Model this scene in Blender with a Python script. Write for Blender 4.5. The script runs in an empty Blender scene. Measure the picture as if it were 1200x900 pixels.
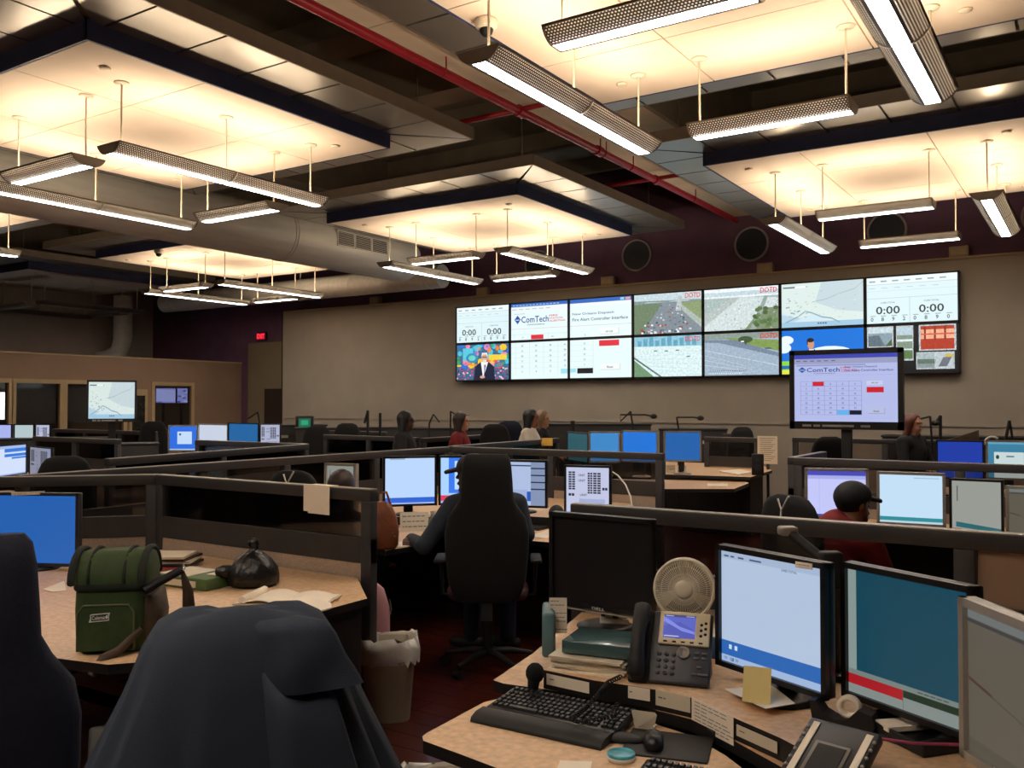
import bpy, bmesh, math, random
import numpy as np
from mathutils import Vector, Matrix, Euler
random.seed(7)
R = math.radians
scene = bpy.context.scene
col = scene.collection

# ------------------------------------------------------------------ camera
FPX, EYE = 1050.0, 1.65
YAW, PITCH = R(33.2), math.atan(23 / FPX)
cam_d = bpy.data.cameras.new('camera')
cam_d.sensor_width = 36.0
cam_d.lens = 36.0 * FPX / 1200.0
cam_d.clip_start, cam_d.clip_end = 0.05, 100
cam = bpy.data.objects.new('camera', cam_d)
cam.location = (0, 0, EYE)
cam.rotation_euler = (R(90) + PITCH, 0, YAW)
col.objects.link(cam)
scene.camera = cam

# ------------------------------------------------------------------ world, exposure
w = bpy.data.worlds.new('world'); scene.world = w; w.use_nodes = True
w.node_tree.nodes['Background'].inputs[0].default_value = (0.30, 0.24, 0.20, 1)
w.node_tree.nodes['Background'].inputs[1].default_value = 0.05
scene.view_settings.view_transform = 'Standard'
scene.view_settings.look = 'None'
scene.view_settings.gamma = 1.0
scene.view_settings.use_curve_mapping = False
scene.view_settings.exposure = 0.75
UP_WATT = 7.6            # uplight of one 1.2 m lamp segment
LENS = 16.5                # brightness of the lamp lens seen from below
LAMP_COL = (1.0, 0.78, 0.53)
LENS_COL = (1.0, 0.93, 0.84)
try:
    scene.cycles.max_bounces = 8; scene.cycles.diffuse_bounces = 6; scene.cycles.glossy_bounces = 3
    scene.cycles.transparent_max_bounces = 12; scene.cycles.sample_clamp_indirect = 6.0
    scene.cycles.caustics_reflective = False; scene.cycles.caustics_refractive = False
except Exception:
    pass

# ------------------------------------------------------------------ helpers: places measured in the photograph -> points of the room
_fw = np.array([-math.sin(YAW) * math.cos(PITCH), math.cos(YAW) * math.cos(PITCH), math.sin(PITCH)])
_rt = np.array([math.cos(YAW), math.sin(YAW), 0.0]); _up = np.cross(_rt, _fw)
_C = np.array([0, 0, EYE])
def ray(x, y): return _fw + _rt * (x - 600) / FPX - _up * (y - 450) / FPX
def az(x, y, z): r = ray(x, y); return Vector(_C + r * ((z - EYE) / r[2]))
def ay(x, y, Y): r = ray(x, y); return Vector(_C + r * (Y / r[1]))
def ax(x, y, X): r = ray(x, y); return Vector(_C + r * (X / r[0]))
def ad(x, y, d): return Vector(_C + ray(x, y) * d)

# ------------------------------------------------------------------ materials
def lin(c):
    if isinstance(c, str):
        c = tuple(int(c[i:i + 2], 16) / 255 for i in (0, 2, 4))
    return tuple(v / 12.92 if v <= .04045 else ((v + .055) / 1.055) ** 2.4 for v in c[:3])
MATS = {}
def mat(name, color, rough=.55, metal=0.0, var=.10, scale=8.0, bump=0.0, bscale=60.0, coat=0.0, spec=.5, emit=None, estr=0.0, alpha=1.0, stretch=None):
    if name in MATS: return MATS[name]
    m = bpy.data.materials.new(name); m.use_nodes = True
    nt = m.node_tree; b = nt.nodes['Principled BSDF']; L = nt.links
    c = lin(color)
    tc = nt.nodes.new('ShaderNodeTexCoord')
    mp = nt.nodes.new('ShaderNodeMapping'); L.new(tc.outputs['Object'], mp.inputs[0])
    if stretch: mp.inputs['Scale'].default_value = stretch
    n = nt.nodes.new('ShaderNodeTexNoise'); n.inputs['Scale'].default_value = scale; n.inputs['Detail'].default_value = 4
    L.new(mp.outputs[0], n.inputs['Vector'])
    r = nt.nodes.new('ShaderNodeValToRGB')
    r.color_ramp.elements[0].position = .3; r.color_ramp.elements[1].position = .7
    r.color_ramp.elements[0].color = tuple(max(0, v * (1 - var)) for v in c) + (1,)
    r.color_ramp.elements[1].color = tuple(min(1, v * (1 + var)) for v in c) + (1,)
    L.new(n.outputs['Fac'], r.inputs[0]); L.new(r.outputs[0], b.inputs['Base Color'])
    b.inputs['Roughness'].default_value = rough; b.inputs['Metallic'].default_value = metal
    b.inputs['Specular IOR Level'].default_value = spec
    if coat: b.inputs['Coat Weight'].default_value = coat; b.inputs['Coat Roughness'].default_value = .08
    if alpha < 1: b.inputs['Alpha'].default_value = alpha
    if emit is not None:
        b.inputs['Emission Color'].default_value = lin(emit) + (1,); b.inputs['Emission Strength'].default_value = estr
    if bump:
        n2 = nt.nodes.new('ShaderNodeTexNoise'); n2.inputs['Scale'].default_value = bscale; n2.inputs['Detail'].default_value = 3
        L.new(mp.outputs[0], n2.inputs['Vector'])
        bp = nt.nodes.new('ShaderNodeBump'); bp.inputs['Strength'].default_value = bump; bp.inputs['Distance'].default_value = .01
        L.new(n2.outputs['Fac'], bp.inputs['Height']); L.new(bp.outputs[0], b.inputs['Normal'])
    MATS[name] = m
    return m
def emis(name, color, s):
    if name in MATS: return MATS[name]
    m = bpy.data.materials.new(name); m.use_nodes = True
    nt = m.node_tree; nt.nodes.remove(nt.nodes['Principled BSDF'])
    e = nt.nodes.new('ShaderNodeEmission')
    c = color if not isinstance(color, str) else lin(color)
    e.inputs[0].default_value = tuple(c) + (1,); e.inputs[1].default_value = s
    nt.links.new(e.outputs[0], nt.nodes['Material Output'].inputs[0])
    MATS[name] = m; return m
def screen_mat(s, photo=False):
    """a lit panel: the picture sits in the mesh's colour attribute"""
    k = 'screen_%.2f%s' % (s, '_photo' if photo else '')
    if k in MATS: return MATS[k]
    m = bpy.data.materials.new(k); m.use_nodes = True
    nt = m.node_tree; b = nt.nodes['Principled BSDF']
    a = nt.nodes.new('ShaderNodeAttribute'); a.attribute_name = 'Col'
    b.inputs['Base Color'].default_value = (.01, .01, .012, 1); b.inputs['Roughness'].default_value = .35
    if photo:      # camera grain of a video picture
        tc = nt.nodes.new('ShaderNodeTexCoord'); n = nt.nodes.new('ShaderNodeTexNoise'); n.inputs['Scale'].default_value = 26; n.inputs['Detail'].default_value = 6; n.inputs['Roughness'].default_value = .7
        nt.links.new(tc.outputs['Object'], n.inputs['Vector'])
        mr = nt.nodes.new('ShaderNodeMapRange'); mr.inputs[1].default_value = .3; mr.inputs[2].default_value = .7; mr.inputs[3].default_value = .72; mr.inputs[4].default_value = 1.25
        nt.links.new(n.outputs['Fac'], mr.inputs[0])
        vm = nt.nodes.new('ShaderNodeVectorMath'); vm.operation = 'SCALE'
        nt.links.new(a.outputs['Color'], vm.inputs[0]); nt.links.new(mr.outputs[0], vm.inputs['Scale']); nt.links.new(vm.outputs[0], b.inputs['Emission Color'])
    else: nt.links.new(a.outputs['Color'], b.inputs['Emission Color'])
    b.inputs['Emission Strength'].default_value = s * .62
    MATS[k] = m; return m
def print_mat():
    k = 'printed'
    if k in MATS: return MATS[k]
    m = bpy.data.materials.new(k); m.use_nodes = True
    nt = m.node_tree; b = nt.nodes['Principled BSDF']
    a = nt.nodes.new('ShaderNodeAttribute'); a.attribute_name = 'Col'
    nt.links.new(a.outputs['Color'], b.inputs['Base Color']); b.inputs['Roughness'].default_value = .7
    MATS[k] = m; return m

M = {}
def defm(k, *a, **kw): M[k] = mat(k, *a, **kw)
defm('tile', 'e3d2c3', .75, var=.03, scale=3, bump=.04, bscale=200)
defm('navy', '363f6a', .55, var=.12)
defm('soffit', 'a8a29a', .30, metal=.75, var=.06, scale=1.6)
defm('soffit_edge', '85796b', .6, var=.08)
defm('deck', '9f9484', .85, var=.15, scale=2)
defm('beam', 'b3a896', .8, var=.12, scale=2.5, bump=.1, bscale=20)
defm('beam_light', 'dccfba', .8, var=.08, scale=2)
defm('redpipe', 'a31a2c', .4, var=.1)
defm('duct', 'e2ded6', .5, metal=.05, var=.08, scale=2, stretch=(6, .6, 6))
defm('grille', '4a463f', .5, metal=.3)
defm('maroon', '6a4a62', .8, var=.12, scale=3, bump=.1, bscale=30)
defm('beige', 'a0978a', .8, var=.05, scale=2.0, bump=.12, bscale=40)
defm('brown', '8f7763', .8, var=.06, scale=2, bump=.1, bscale=30)
defm('greywall', 'b8aea4', .85, var=.1, scale=2)
defm('cream', 'b09a74', .6, var=.05)
defm('doorwood', '2e2622', .5, var=.15, scale=3, stretch=(8, 8, 1))
defm('floorbase', '23100c', .6)
defm('wood', '43190f', .28, var=.35, scale=5, stretch=(1, 14, 1), coat=.25)
defm('frame', '343233', .45, var=.1, scale=10)
defm('frame_edge', '9a938a', .4, metal=.3)
defm('fabric', 'b09c8a', .9, var=.14, scale=90, bump=.25, bscale=250)
defm('worktop', 'dbb68e', .45, var=.16, scale=45, bump=.02)
defm('deskedge', '161414', .5)
defm('cabinet', '1f1c1b', .5)
defm('blackplastic', '131314', .38, var=.1)
defm('darkplastic', '26262a', .42, var=.1)
defm('softblack', '111012', .6, var=.1)
defm('silver', 'a8a49c', .35, metal=.35, var=.05)
defm('chrome', 'c8c8c8', .15, metal=1)
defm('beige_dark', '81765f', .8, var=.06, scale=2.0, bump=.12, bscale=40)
defm('blind', '7d848c', .7, var=.05)
defm('chairfab', '131416', .85, var=.2, scale=60, bump=.2, bscale=200)
defm('chairnavy', '171c2e', .85, var=.2, scale=60, bump=.2, bscale=200)
defm('chairmaroon', '3f1a1c', .85, var=.2, scale=60, bump=.2, bscale=200)
defm('jacket', '323a47', .8, var=.12, scale=5, bump=.15, bscale=300, spec=.3)
defm('paper', 'f6ead6', .8, var=.04)
defm('paper2', 'd8cdb6', .8, var=.06)
defm('note', 'e3cf8b', .8, var=.04)
defm('green', '33461f', .75, var=.15, scale=30, bump=.2, bscale=200)
defm('greendark', '1e2913', .8, var=.15, scale=30)
defm('greentrim', '161d10', .8)
defm('grime', '4b3a2c', .7, var=.3, scale=12, bump=.2, bscale=40)
defm('plasticbag', '121213', .32, var=.3, scale=20, bump=1.0, bscale=22)
defm('bin', 'a59a86', .55, var=.05)
defm('liner', 'cfcac0', .3, var=.08, bump=.5, bscale=25)
defm('fanwhite', 'e6dcc6', .45, var=.03)
defm('phonegrey', '34343a', .42, var=.06)
defm('phonebezel', 'e0d0ae', .42, var=.03)
defm('key', '1b1b1d', .4, var=.1)
defm('teal', '5f7f86', .45, var=.12, scale=5)
defm('bluebox', '2f5580', .6, var=.1)
defm('red', '7d1216', .75, var=.1, scale=20)
defm('pink', 'cf9aa0', .6, var=.1)
defm('leather', '7c4426', .5, var=.25, scale=14, bump=.3, bscale=60)
defm('skin_dark', '4a2c20', .5, var=.08)
defm('skin_mid', '8a5a42', .5, var=.08)
defm('skin_light', 'b5846a', .5, var=.06)
defm('hair_black', '0a0909', .45, var=.4, scale=60, bump=.25, bscale=160, stretch=(1, 1, .12))
defm('hair_brown', '2c1a13', .5, var=.4, scale=60, bump=.25, bscale=160, stretch=(1, 1, .12))
defm('hair_auburn', '5e2d20', .5, var=.4, scale=60, bump=.25, bscale=160, stretch=(1, 1, .12))
defm('hair_blond', '7c5f44', .5, var=.4, scale=60, bump=.25, bscale=160, stretch=(1, 1, .12))
defm('white_cloth', 'e6ddd0', .85, var=.04, bump=.2, bscale=30)
defm('navy_cloth', '28303c', .85, var=.15, scale=20, bump=.2, bscale=60)
defm('dark_cloth', '1a1a1e', .85, var=.15, scale=20, bump=.2, bscale=60)
defm('jeans', '161c34', .85, var=.15, scale=20)
defm('cap', '15161b', .75, var=.15, scale=30)
defm('white', 'dedad2', .5, var=.03)
defm('yellow', 'd3a52e', .6, var=.05)
defm('magenta', '9c3a62', .5)
defm('greenscreen', '2f8f6a', .5)

def glass_mat():
    m = bpy.data.materials.new('smoked_glass'); m.use_nodes = True
    nt = m.node_tree; nt.nodes.remove(nt.nodes['Principled BSDF'])
    t = nt.nodes.new('ShaderNodeBsdfTransparent'); t.inputs[0].default_value = (.72, .69, .67, 1)
    g = nt.nodes.new('ShaderNodeBsdfGlossy'); g.inputs['Roughness'].default_value = .05; g.inputs[0].default_value = (.8, .8, .8, 1)
    f = nt.nodes.new('ShaderNodeFresnel'); f.inputs[0].default_value = 1.45
    mx = nt.nodes.new('ShaderNodeMixShader')
    nt.links.new(f.outputs[0], mx.inputs[0]); nt.links.new(t.outputs[0], mx.inputs[1]); nt.links.new(g.outputs[0], mx.inputs[2])
    nt.links.new(mx.outputs[0], nt.nodes['Material Output'].inputs[0])
    return m
M['glass'] = glass_mat()
def perforated_mat():
    """brown-grey sheet metal with rows of small round holes"""
    m = bpy.data.materials.new('perforated_metal'); m.use_nodes = True
    nt = m.node_tree; b = nt.nodes['Principled BSDF']; L = nt.links
    b.inputs['Base Color'].default_value = lin('453c34') + (1,); b.inputs['Roughness'].default_value = .4; b.inputs['Metallic'].default_value = .4
    uv = nt.nodes.new('ShaderNodeUVMap'); uv.uv_map = 'UVMap'
    sp = nt.nodes.new('ShaderNodeSeparateXYZ'); L.new(uv.outputs[0], sp.inputs[0])
    def mth(op, a, bb=None):
        n = nt.nodes.new('ShaderNodeMath'); n.operation = op
        for i, v in enumerate((a, bb)):
            if v is None: continue
            if isinstance(v, (int, float)): n.inputs[i].default_value = v
            else: L.new(v, n.inputs[i])
        return n.outputs[0]
    P = .021
    row = mth('FLOOR', mth('DIVIDE', sp.outputs[1], P * .8))
    off = mth('MULTIPLY', mth('MODULO', row, 2.0), .5)
    fx = mth('SUBTRACT', mth('FRACT', mth('ADD', mth('DIVIDE', sp.outputs[0], P), off)), .5)
    fy = mth('SUBTRACT', mth('FRACT', mth('DIVIDE', sp.outputs[1], P * .8)), .5)
    d = mth('SQRT', mth('ADD', mth('POWER', mth('ABSOLUTE', fx), 2.0), mth('POWER', mth('ABSOLUTE', fy), 2.0)))
    hole = mth('LESS_THAN', d, .28)
    tr = nt.nodes.new('ShaderNodeBsdfTransparent')
    mx = nt.nodes.new('ShaderNodeMixShader')
    L.new(hole, mx.inputs[0]); L.new(b.outputs[0], mx.inputs[1]); L.new(tr.outputs[0], mx.inputs[2])
    L.new(mx.outputs[0], nt.nodes['Material Output'].inputs[0])
    return m
M['perf'] = perforated_mat()
M['lamp_body'] = mat('lamp_body', '8c847a', .35, metal=.5, var=.04)
M['lens'] = emis('lamp_lens', LENS_COL, LENS)
def diffuser_mat():
    m = bpy.data.materials.new('lamp_diffuser'); m.use_nodes = True
    nt = m.node_tree; nt.nodes.remove(nt.nodes['Principled BSDF'])
    a = nt.nodes.new('ShaderNodeBsdfTranslucent'); a.inputs[0].default_value = (.85, .82, .76, 1)
    b = nt.nodes.new('ShaderNodeBsdfDiffuse'); b.inputs[0].default_value = (.85, .83, .8, 1)
    mx = nt.nodes.new('ShaderNodeMixShader'); mx.inputs[0].default_value = .3
    nt.links.new(a.outputs[0], mx.inputs[1]); nt.links.new(b.outputs[0], mx.inputs[2]); nt.links.new(mx.outputs[0], nt.nodes['Material Output'].inputs[0])
    return m
M['diffuser'] = diffuser_mat()
M['rod'] = mat('rod', 'd8cdbb', .45, var=.02)

# ------------------------------------------------------------------ mesh builder
class MB:
    def __init__(s): s.v = []; s.f = []; s.mi = []; s.sm = []; s.T = Matrix.Identity(4); s.col = None
    def add(s, vs, fs, mi=0, smooth=False):
        o = len(s.v)
        s.v += [tuple(s.T @ Vector(p)) for p in vs]
        s.f += [tuple(i + o for i in f) for f in fs]
        s.mi += [mi] * len(fs); s.sm += [smooth] * len(fs)
        return s
    def box(s, c, d, rz=0, mi=0, rx=0, ry=0):
        m = Euler((rx, ry, rz)).to_matrix(); c = Vector(c)
        vs = [c + m @ Vector((d[0] * a / 2, d[1] * b / 2, d[2] * e / 2)) for a in (-1, 1) for b in (-1, 1) for e in (-1, 1)]
        return s.add(vs, [(0, 1, 3, 2), (4, 6, 7, 5), (0, 4, 5, 1), (2, 3, 7, 6), (0, 2, 6, 4), (1, 5, 7, 3)], mi)
    def rbox(s, c, d, r=.01, rz=0, mi=0, rx=0, ry=0, seg=2):
        """a box with rounded edges"""
        bm = bmesh.new(); bmesh.ops.create_cube(bm, size=1)
        for v in bm.verts: v.co = Vector((v.co.x * d[0], v.co.y * d[1], v.co.z * d[2]))
        bmesh.ops.bevel(bm, geom=bm.edges[:], offset=min(r, min(d) * .49), segments=seg, affect='EDGES', profile=.5)
        m = Euler((rx, ry, rz)).to_matrix(); c = Vector(c)
        bm.verts.index_update()
        vs = [c + m @ v.co for v in bm.verts]; fs = [[v.index for v in f.verts] for f in bm.faces]; bm.free()
        return s.add(vs, fs, mi, True)
    def cyl(s, p0, p1, r0, r1=None, n=12, mi=0, cap=True, smooth=True):
        r1 = r0 if r1 is None else r1
        p0, p1 = Vector(p0), Vector(p1); d = (p1 - p0).normalized()
        a = d.orthogonal().normalized(); b = d.cross(a)
        vs = []
        for p, r in ((p0, r0), (p1, r1)):
            vs += [p + (a * math.cos(2 * math.pi * i / n) + b * math.sin(2 * math.pi * i / n)) * r for i in range(n)]
        fs = [(i, (i + 1) % n, n + (i + 1) % n, n + i) for i in range(n)]
        s.add(vs, fs, mi, smooth)
        if cap: s.add(vs, [tuple(range(n - 1, -1, -1)), tuple(range(n, 2 * n))], mi)
        return s
    def tube(s, pts, r, n=8, mi=0, closed=False):
        pts = [Vector(p) for p in pts]; rs = r if isinstance(r, (list, tuple)) else [r] * len(pts)
        rings = []; ref = None
        for i, p in enumerate(pts):
            d = (pts[min(i + 1, len(pts) - 1)] - pts[max(i - 1, 0)])
            if d.length < 1e-9: d = Vector((0, 0, 1))
            d.normalize()
            if ref is None: ref = d.orthogonal().normalized()
            ref = (ref - d * ref.dot(d))
            ref = ref.normalized() if ref.length > 1e-6 else d.orthogonal().normalized()
            b = d.cross(ref)
            rings.append([p + (ref * math.cos(2 * math.pi * k / n) + b * math.sin(2 * math.pi * k / n)) * rs[i] for k in range(n)])
        return s.loft(rings, mi=mi)
    def loft(s, rings, mi=0, closed=True, caps=True, smooth=True):
        n = len(rings[0]); vs = [p for r in rings for p in r]; fs = []
        for j in range(len(rings) - 1):
            for i in range(n if closed else n - 1):
                k = (i + 1) % n
                fs.append((j * n + i, j * n + k, (j + 1) * n + k, (j + 1) * n + i))
        s.add(vs, fs, mi, smooth)
        if caps and closed:
            o = (len(rings) - 1) * n
            s.add(vs, [tuple(range(n - 1, -1, -1)), tuple(range(o, o + n))], mi)
        return s
    def lathe(s, prof, n=20, c=(0, 0, 0), mi=0, caps=True):
        c = Vector(c)
        return s.loft([[c + Vector((r * math.cos(2 * math.pi * i / n), r * math.sin(2 * math.pi * i / n), z)) for i in range(n)] for r, z in prof], mi, caps=caps)
    def prism(s, poly, z0, z1, mi=0, mis=None):
        n = len(poly); a = sum(poly[i][0] * poly[(i + 1) % n][1] - poly[(i + 1) % n][0] * poly[i][1] for i in range(n))
        if a < 0: poly = poly[::-1]
        vs = [(x, y, z0) for x, y in poly] + [(x, y, z1) for x, y in poly]
        s.add(vs, [tuple(range(n - 1, -1, -1)), tuple(range(n, 2 * n))], mi)
        s.add(vs, [(i, (i + 1) % n, n + (i + 1) % n, n + i) for i in range(n)], mi if mis is None else mis)
        return s
    def ball(s, c, r, n=12, mi=0):
        c = Vector(c); r = Vector((r, r, r)) if isinstance(r, (int, float)) else Vector(r)
        rings = []
        for j in range(n // 2 + 1):
            t = math.pi * j / (n // 2); q = max(math.sin(t), .001)
            rings.append([c + Vector((r.x * q * math.cos(2 * math.pi * i / n), r.y * q * math.sin(2 * math.pi * i / n), -r.z * math.cos(t))) for i in range(n)])
        return s.loft(rings, mi)
    def mesh(s, name, mats):
        me = bpy.data.meshes.new(name); me.from_pydata(s.v, [], s.f)
        for m in (mats if isinstance(mats, (list, tuple)) else [mats]): me.materials.append(m)
        me.polygons.foreach_set('material_index', s.mi); me.polygons.foreach_set('use_smooth', s.sm)
        me.update(); return me
    def build(s, name, mats, parent=None, loc=None, rz=None):
        o = bpy.data.objects.new(name, s.mesh(name, mats)); col.objects.link(o)
        if parent is not None: o.parent = parent
        if loc is not None: o.location = loc
        if rz is not None: o.rotation_euler[2] = rz
        return o
def empty(name, loc=(0, 0, 0), rz=0, label=None, cat=None, group=None):
    o = bpy.data.objects.new(name, None); o.empty_display_size = .1; col.objects.link(o)
    o.location = loc; o.rotation_euler = (0, 0, rz)
    tag(o, label, cat, group); return o
def tag(o, label=None, cat=None, group=None, kind=None):
    if label: o['label'] = label
    if cat: o['category'] = cat
    if group: o['group'] = group
    if kind: o['kind'] = kind
    return o
def put(me, name, parent=None, loc=(0, 0, 0), rz=0, rx=0):
    o = bpy.data.objects.new(name, me); col.objects.link(o)
    if parent is not None: o.parent = parent
    o.location = loc; o.rotation_euler = (rx, 0, rz); return o
def copy_tree(o, parent=None):
    c = o.copy(); col.objects.link(c); c.parent = parent
    for ch in o.children:
        if ch.type != 'LIGHT': copy_tree(ch, c)
    return c
def ring_arc(c, r, a0, a1, n):
    return [(c[0] + r * math.cos(a0 + (a1 - a0) * i / n), c[1] + r * math.sin(a0 + (a1 - a0) * i / n)) for i in range(n + 1)]

# ------------------------------------------------------------------ flat pictures and lettering (screens, print)
_tx = {}
def text_geo(t):
    if t in _tx: return _tx[t]
    cu = bpy.data.curves.new('lettering', 'FONT'); cu.body = t; cu.size = 1; cu.resolution_u = 2; cu.offset = .012
    ob = bpy.data.objects.new('lettering', cu); me = bpy.data.meshes.new_from_object(ob)
    v = [(p.co.x, p.co.y) for p in me.vertices]; f = [tuple(p.vertices) for p in me.polygons]
    bpy.data.objects.remove(ob); bpy.data.curves.remove(cu); bpy.data.meshes.remove(me)
    x0 = min(p[0] for p in v); x1 = max(p[0] for p in v); y0 = min(p[1] for p in v); y1 = max(p[1] for p in v)
    _tx[t] = (v, f, x0, x1, y0, y1); return _tx[t]
class Canvas:
    """a flat picture in a w x h rectangle (u right, v up, 0..1), facing local -Y"""
    def __init__(s, w, h, bg='ffffff'):
        s.w, s.h = w, h; s.v = []; s.f = []; s.c = []; s.n = 0
        s.win = (0, 0, 1, 1); s.rect(0, 0, 1, 1, bg)
    def pt(s, u, v):
        a, b, c, d = s.win
        u = a + (c - a) * u; v = b + (d - b) * v
        return ((u - .5) * s.w, -.0004 - .00012 * min(s.n, 25), (v - .5) * s.h)
    def poly(s, pts, color, clip=True):
        if clip: pts = [(min(1, max(0, u)), min(1, max(0, v))) for u, v in pts]
        o = len(s.v); s.v += [s.pt(u, v) for u, v in pts]
        s.f.append(tuple(range(o, o + len(pts)))); s.c.append(lin(color)); s.n += 1
    def rect(s, u0, v0, u1, v1, color): s.poly([(u0, v0), (u1, v0), (u1, v1), (u0, v1)], color); s.n -= 0
    def many(s, rects, color):
        k = s.n
        for r in rects: s.rect(*r, color); s.n = k
        s.n = k + 1
    def disc(s, u, v, ru, rv, color, n=14):
        s.poly([(u + ru * math.cos(2 * math.pi * i / n), v + rv * math.sin(2 * math.pi * i / n)) for i in range(n)], color)
    def text(s, t, u, v, hgt, color, width=None, center=False, slant=0):
        vs, fs, x0, x1, y0, y1 = text_geo(t)
        k = hgt / max(y1 - y0, .01)
        ku = k * s.h / s.w if width is None else width / (x1 - x0)
        if center: u = u - ku * (x1 - x0) / 2
        o = len(s.v); s.v += [s.pt(u + (p[0] - x0) * ku + slant * (p[1] - y0) * k, v + (p[1] - y0) * k) for p in vs]
        for f in fs: s.f.append(tuple(i + o for i in f)); s.c.append(lin(color))
        s.n += 1
    def mesh(s, name, m):
        me = bpy.data.meshes.new(name)
        me.from_pydata(s.v, [], s.f); me.materials.append(m)
        at = me.color_attributes.new('Col', 'FLOAT_COLOR', 'CORNER')
        buf = []
        for f, c in zip(s.f, s.c): buf += [c[0], c[1], c[2], 1.0] * len(f)
        at.data.foreach_set('color', buf); me.update(); return me
# ================================================================== THE SETTING
YB = 14.6          # maroon rear wall
YV = 14.4          # face of the beige screen wall
XL = -20.9         # far left wall
XO = -17.4         # office front wall
ZD = 6.0           # underside of the deck
def struct(name, mb, m, parent=None):
    o = mb.build(name, m, parent)
    if parent is None: o['kind'] = 'structure'
    return o
fl = struct('floor', MB().box((-7, 3.5, -.06), (30, 23, .10)), M['floorbase'])
plank = MB().box((0, 0, 0), (1.196, .142, .016)).mesh('plank', M['wood'])
k = 0
for j in range(50):
    y = .35 + j * .146
    for i in range(4):
        x = -4.9 + i * 1.2 + (.4 * (j % 3))
        if x > -1.0: continue
        put(plank, 'plank', fl, (x, y, -.008)); k += 1
rest = MB()
for j in range(150):
    y = -7.4 + j * .146
    for i in range(24):
        x = -20.3 + i * 1.2 + (.4 * (j % 3))
        if .3 < y < 7.6 and -5.0 < x < -1.0: continue
        rest.box((x, y, -.008), (1.196, .142, .016))
o = rest.build('plank_field', M['wood'], fl); o['kind'] = 'stuff'
struct('ceiling', MB().box((-7, 3.6, ZD + .1), (28.6, 22.4, .2)), M['deck'])
struct('wall_back', MB().box((-7, YB + .1, ZD / 2), (28.6, .2, ZD)), M['maroon'])
wv = struct('wall_video', MB().box(((XL_ := -15.75) / 2 + 3.5, (YV + YB) / 2 - .001, 1.875), (7 - XL_, YB - YV - .004, 3.75)), M['beige'])
MB().box((-4.4, YV - .012, 1.33), (22.6, .022, .03)).build('chair_rail', M['beige'], wv)
MB().box((-4.4, YV + .05, 3.765), (22.6, .16, .03)).build('ledge_cap', M['cream'], wv)
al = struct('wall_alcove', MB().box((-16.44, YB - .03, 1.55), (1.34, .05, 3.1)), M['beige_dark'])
MB().box((-15.765, YV + .09, 1.87), (.03, .2, 3.74)).build('edge_shade_strip', M['doorwood'], wv)  # dark strip painting in the shadow line at the screen wall's left edge
d1 = struct('door_1', MB().box((-16.11, YB - .075, 1.0), (.74, .04, 2.0)), M['doorwood'])
MB().box((-16.11, YB - .1, 1.0), (.60, .01, 1.8)).build('door_panel', M['doorwood'], d1)
MB().ball((-15.85, YB - .13, 1.0), .035).build('door_knob', M['chrome'], d1)
struct('wall_left', MB().box((XL - .1, 3.6, ZD / 2), (.2, 22.4, ZD)), M['greywall'])
struct('wall_right', MB().box((7.1, 3.6, ZD / 2), (.2, 22.4, ZD)), M['beige'])
struct('wall_rear', MB().box((-7, -7.3, ZD / 2), (28.6, .2, ZD)), M['beige'])

# office front wall with its windows
ZT, ZS, ZH = 2.05, .9, 2.62
wins = [(7.4, 9.04), (9.18, 10.05), (10.2, 11.45), (12.2, 13.15)]
mb = MB()
mb.box((XO - .06, 9.3, ZS / 2), (.12, 10.6, ZS)); mb.box((XO - .06, 9.3, (ZT + ZH) / 2), (.12, 10.6, ZH - ZT))
e = [4.0] + [v for a in wins for v in a] + [14.6]
for a, b in zip(e[0::2], e[1::2]): mb.box((XO - .06, (a + b) / 2, (ZS + ZT) / 2), (.12, b - a, ZT - ZS))
wo = struct('wall_office', mb, M['brown'])
MB().box((XO - .06, 9.3, ZH + .015), (.16, 10.6, .03)).build('cap_trim', M['cream'], wo)
for i, (a, b) in enumerate(wins):
    f = MB()
    f.box((XO + .01, (a + b) / 2, ZT + .04), (.04, b - a + .16, .08)); f.box((XO + .01, (a + b) / 2, ZS - .04), (.04, b - a + .16, .08))
    for y in (a - .04, b + .04): f.box((XO + .01, y, (ZS + ZT) / 2), (.04, .08, ZT - ZS))
    wn = struct('window_%d' % (i + 1), f, M['cream'])
    MB().box((XO - .05, (a + b) / 2, (ZS + ZT) / 2), (.008, b - a, ZT - ZS)).build('pane', M['glass'], wn)
    if i in (1, 2): MB().box((XO - .1, (a + b) / 2, 1.66), (.01, b - a - .02, .76)).build('roller_blind', M['blind'], wn)
d2 = struct('door_2', MB().box((XO + .012, 11.8, .98), (.03, .44, 1.96)), M['cream'])
MB().box((XO + .03, 11.8, 1.35), (.012, .3, .95)).build('door_glass', mat('door_glass', '22211f', .15), d2)
struct('wall_office_side', MB().box((-19.2, 14.52, 1.3), (3.4, .1, 2.6)), M['brown'])
# daylight window at the back of the office
f = MB()
for y in (9.76, 10.9): f.box((XL + .03, y, 1.6), (.06, .08, .78))
for z in (1.25, 1.95): f.box((XL + .03, 10.33, z), (.06, 1.06, .08))
wn = struct('window_5', f, M['cream'])
MB().box((XL + .02, 10.33, 1.6), (.01, 1.06, .64)).build('pane', emis('daylight', (.85, .95, 1.0), 2.2), wn)

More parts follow.
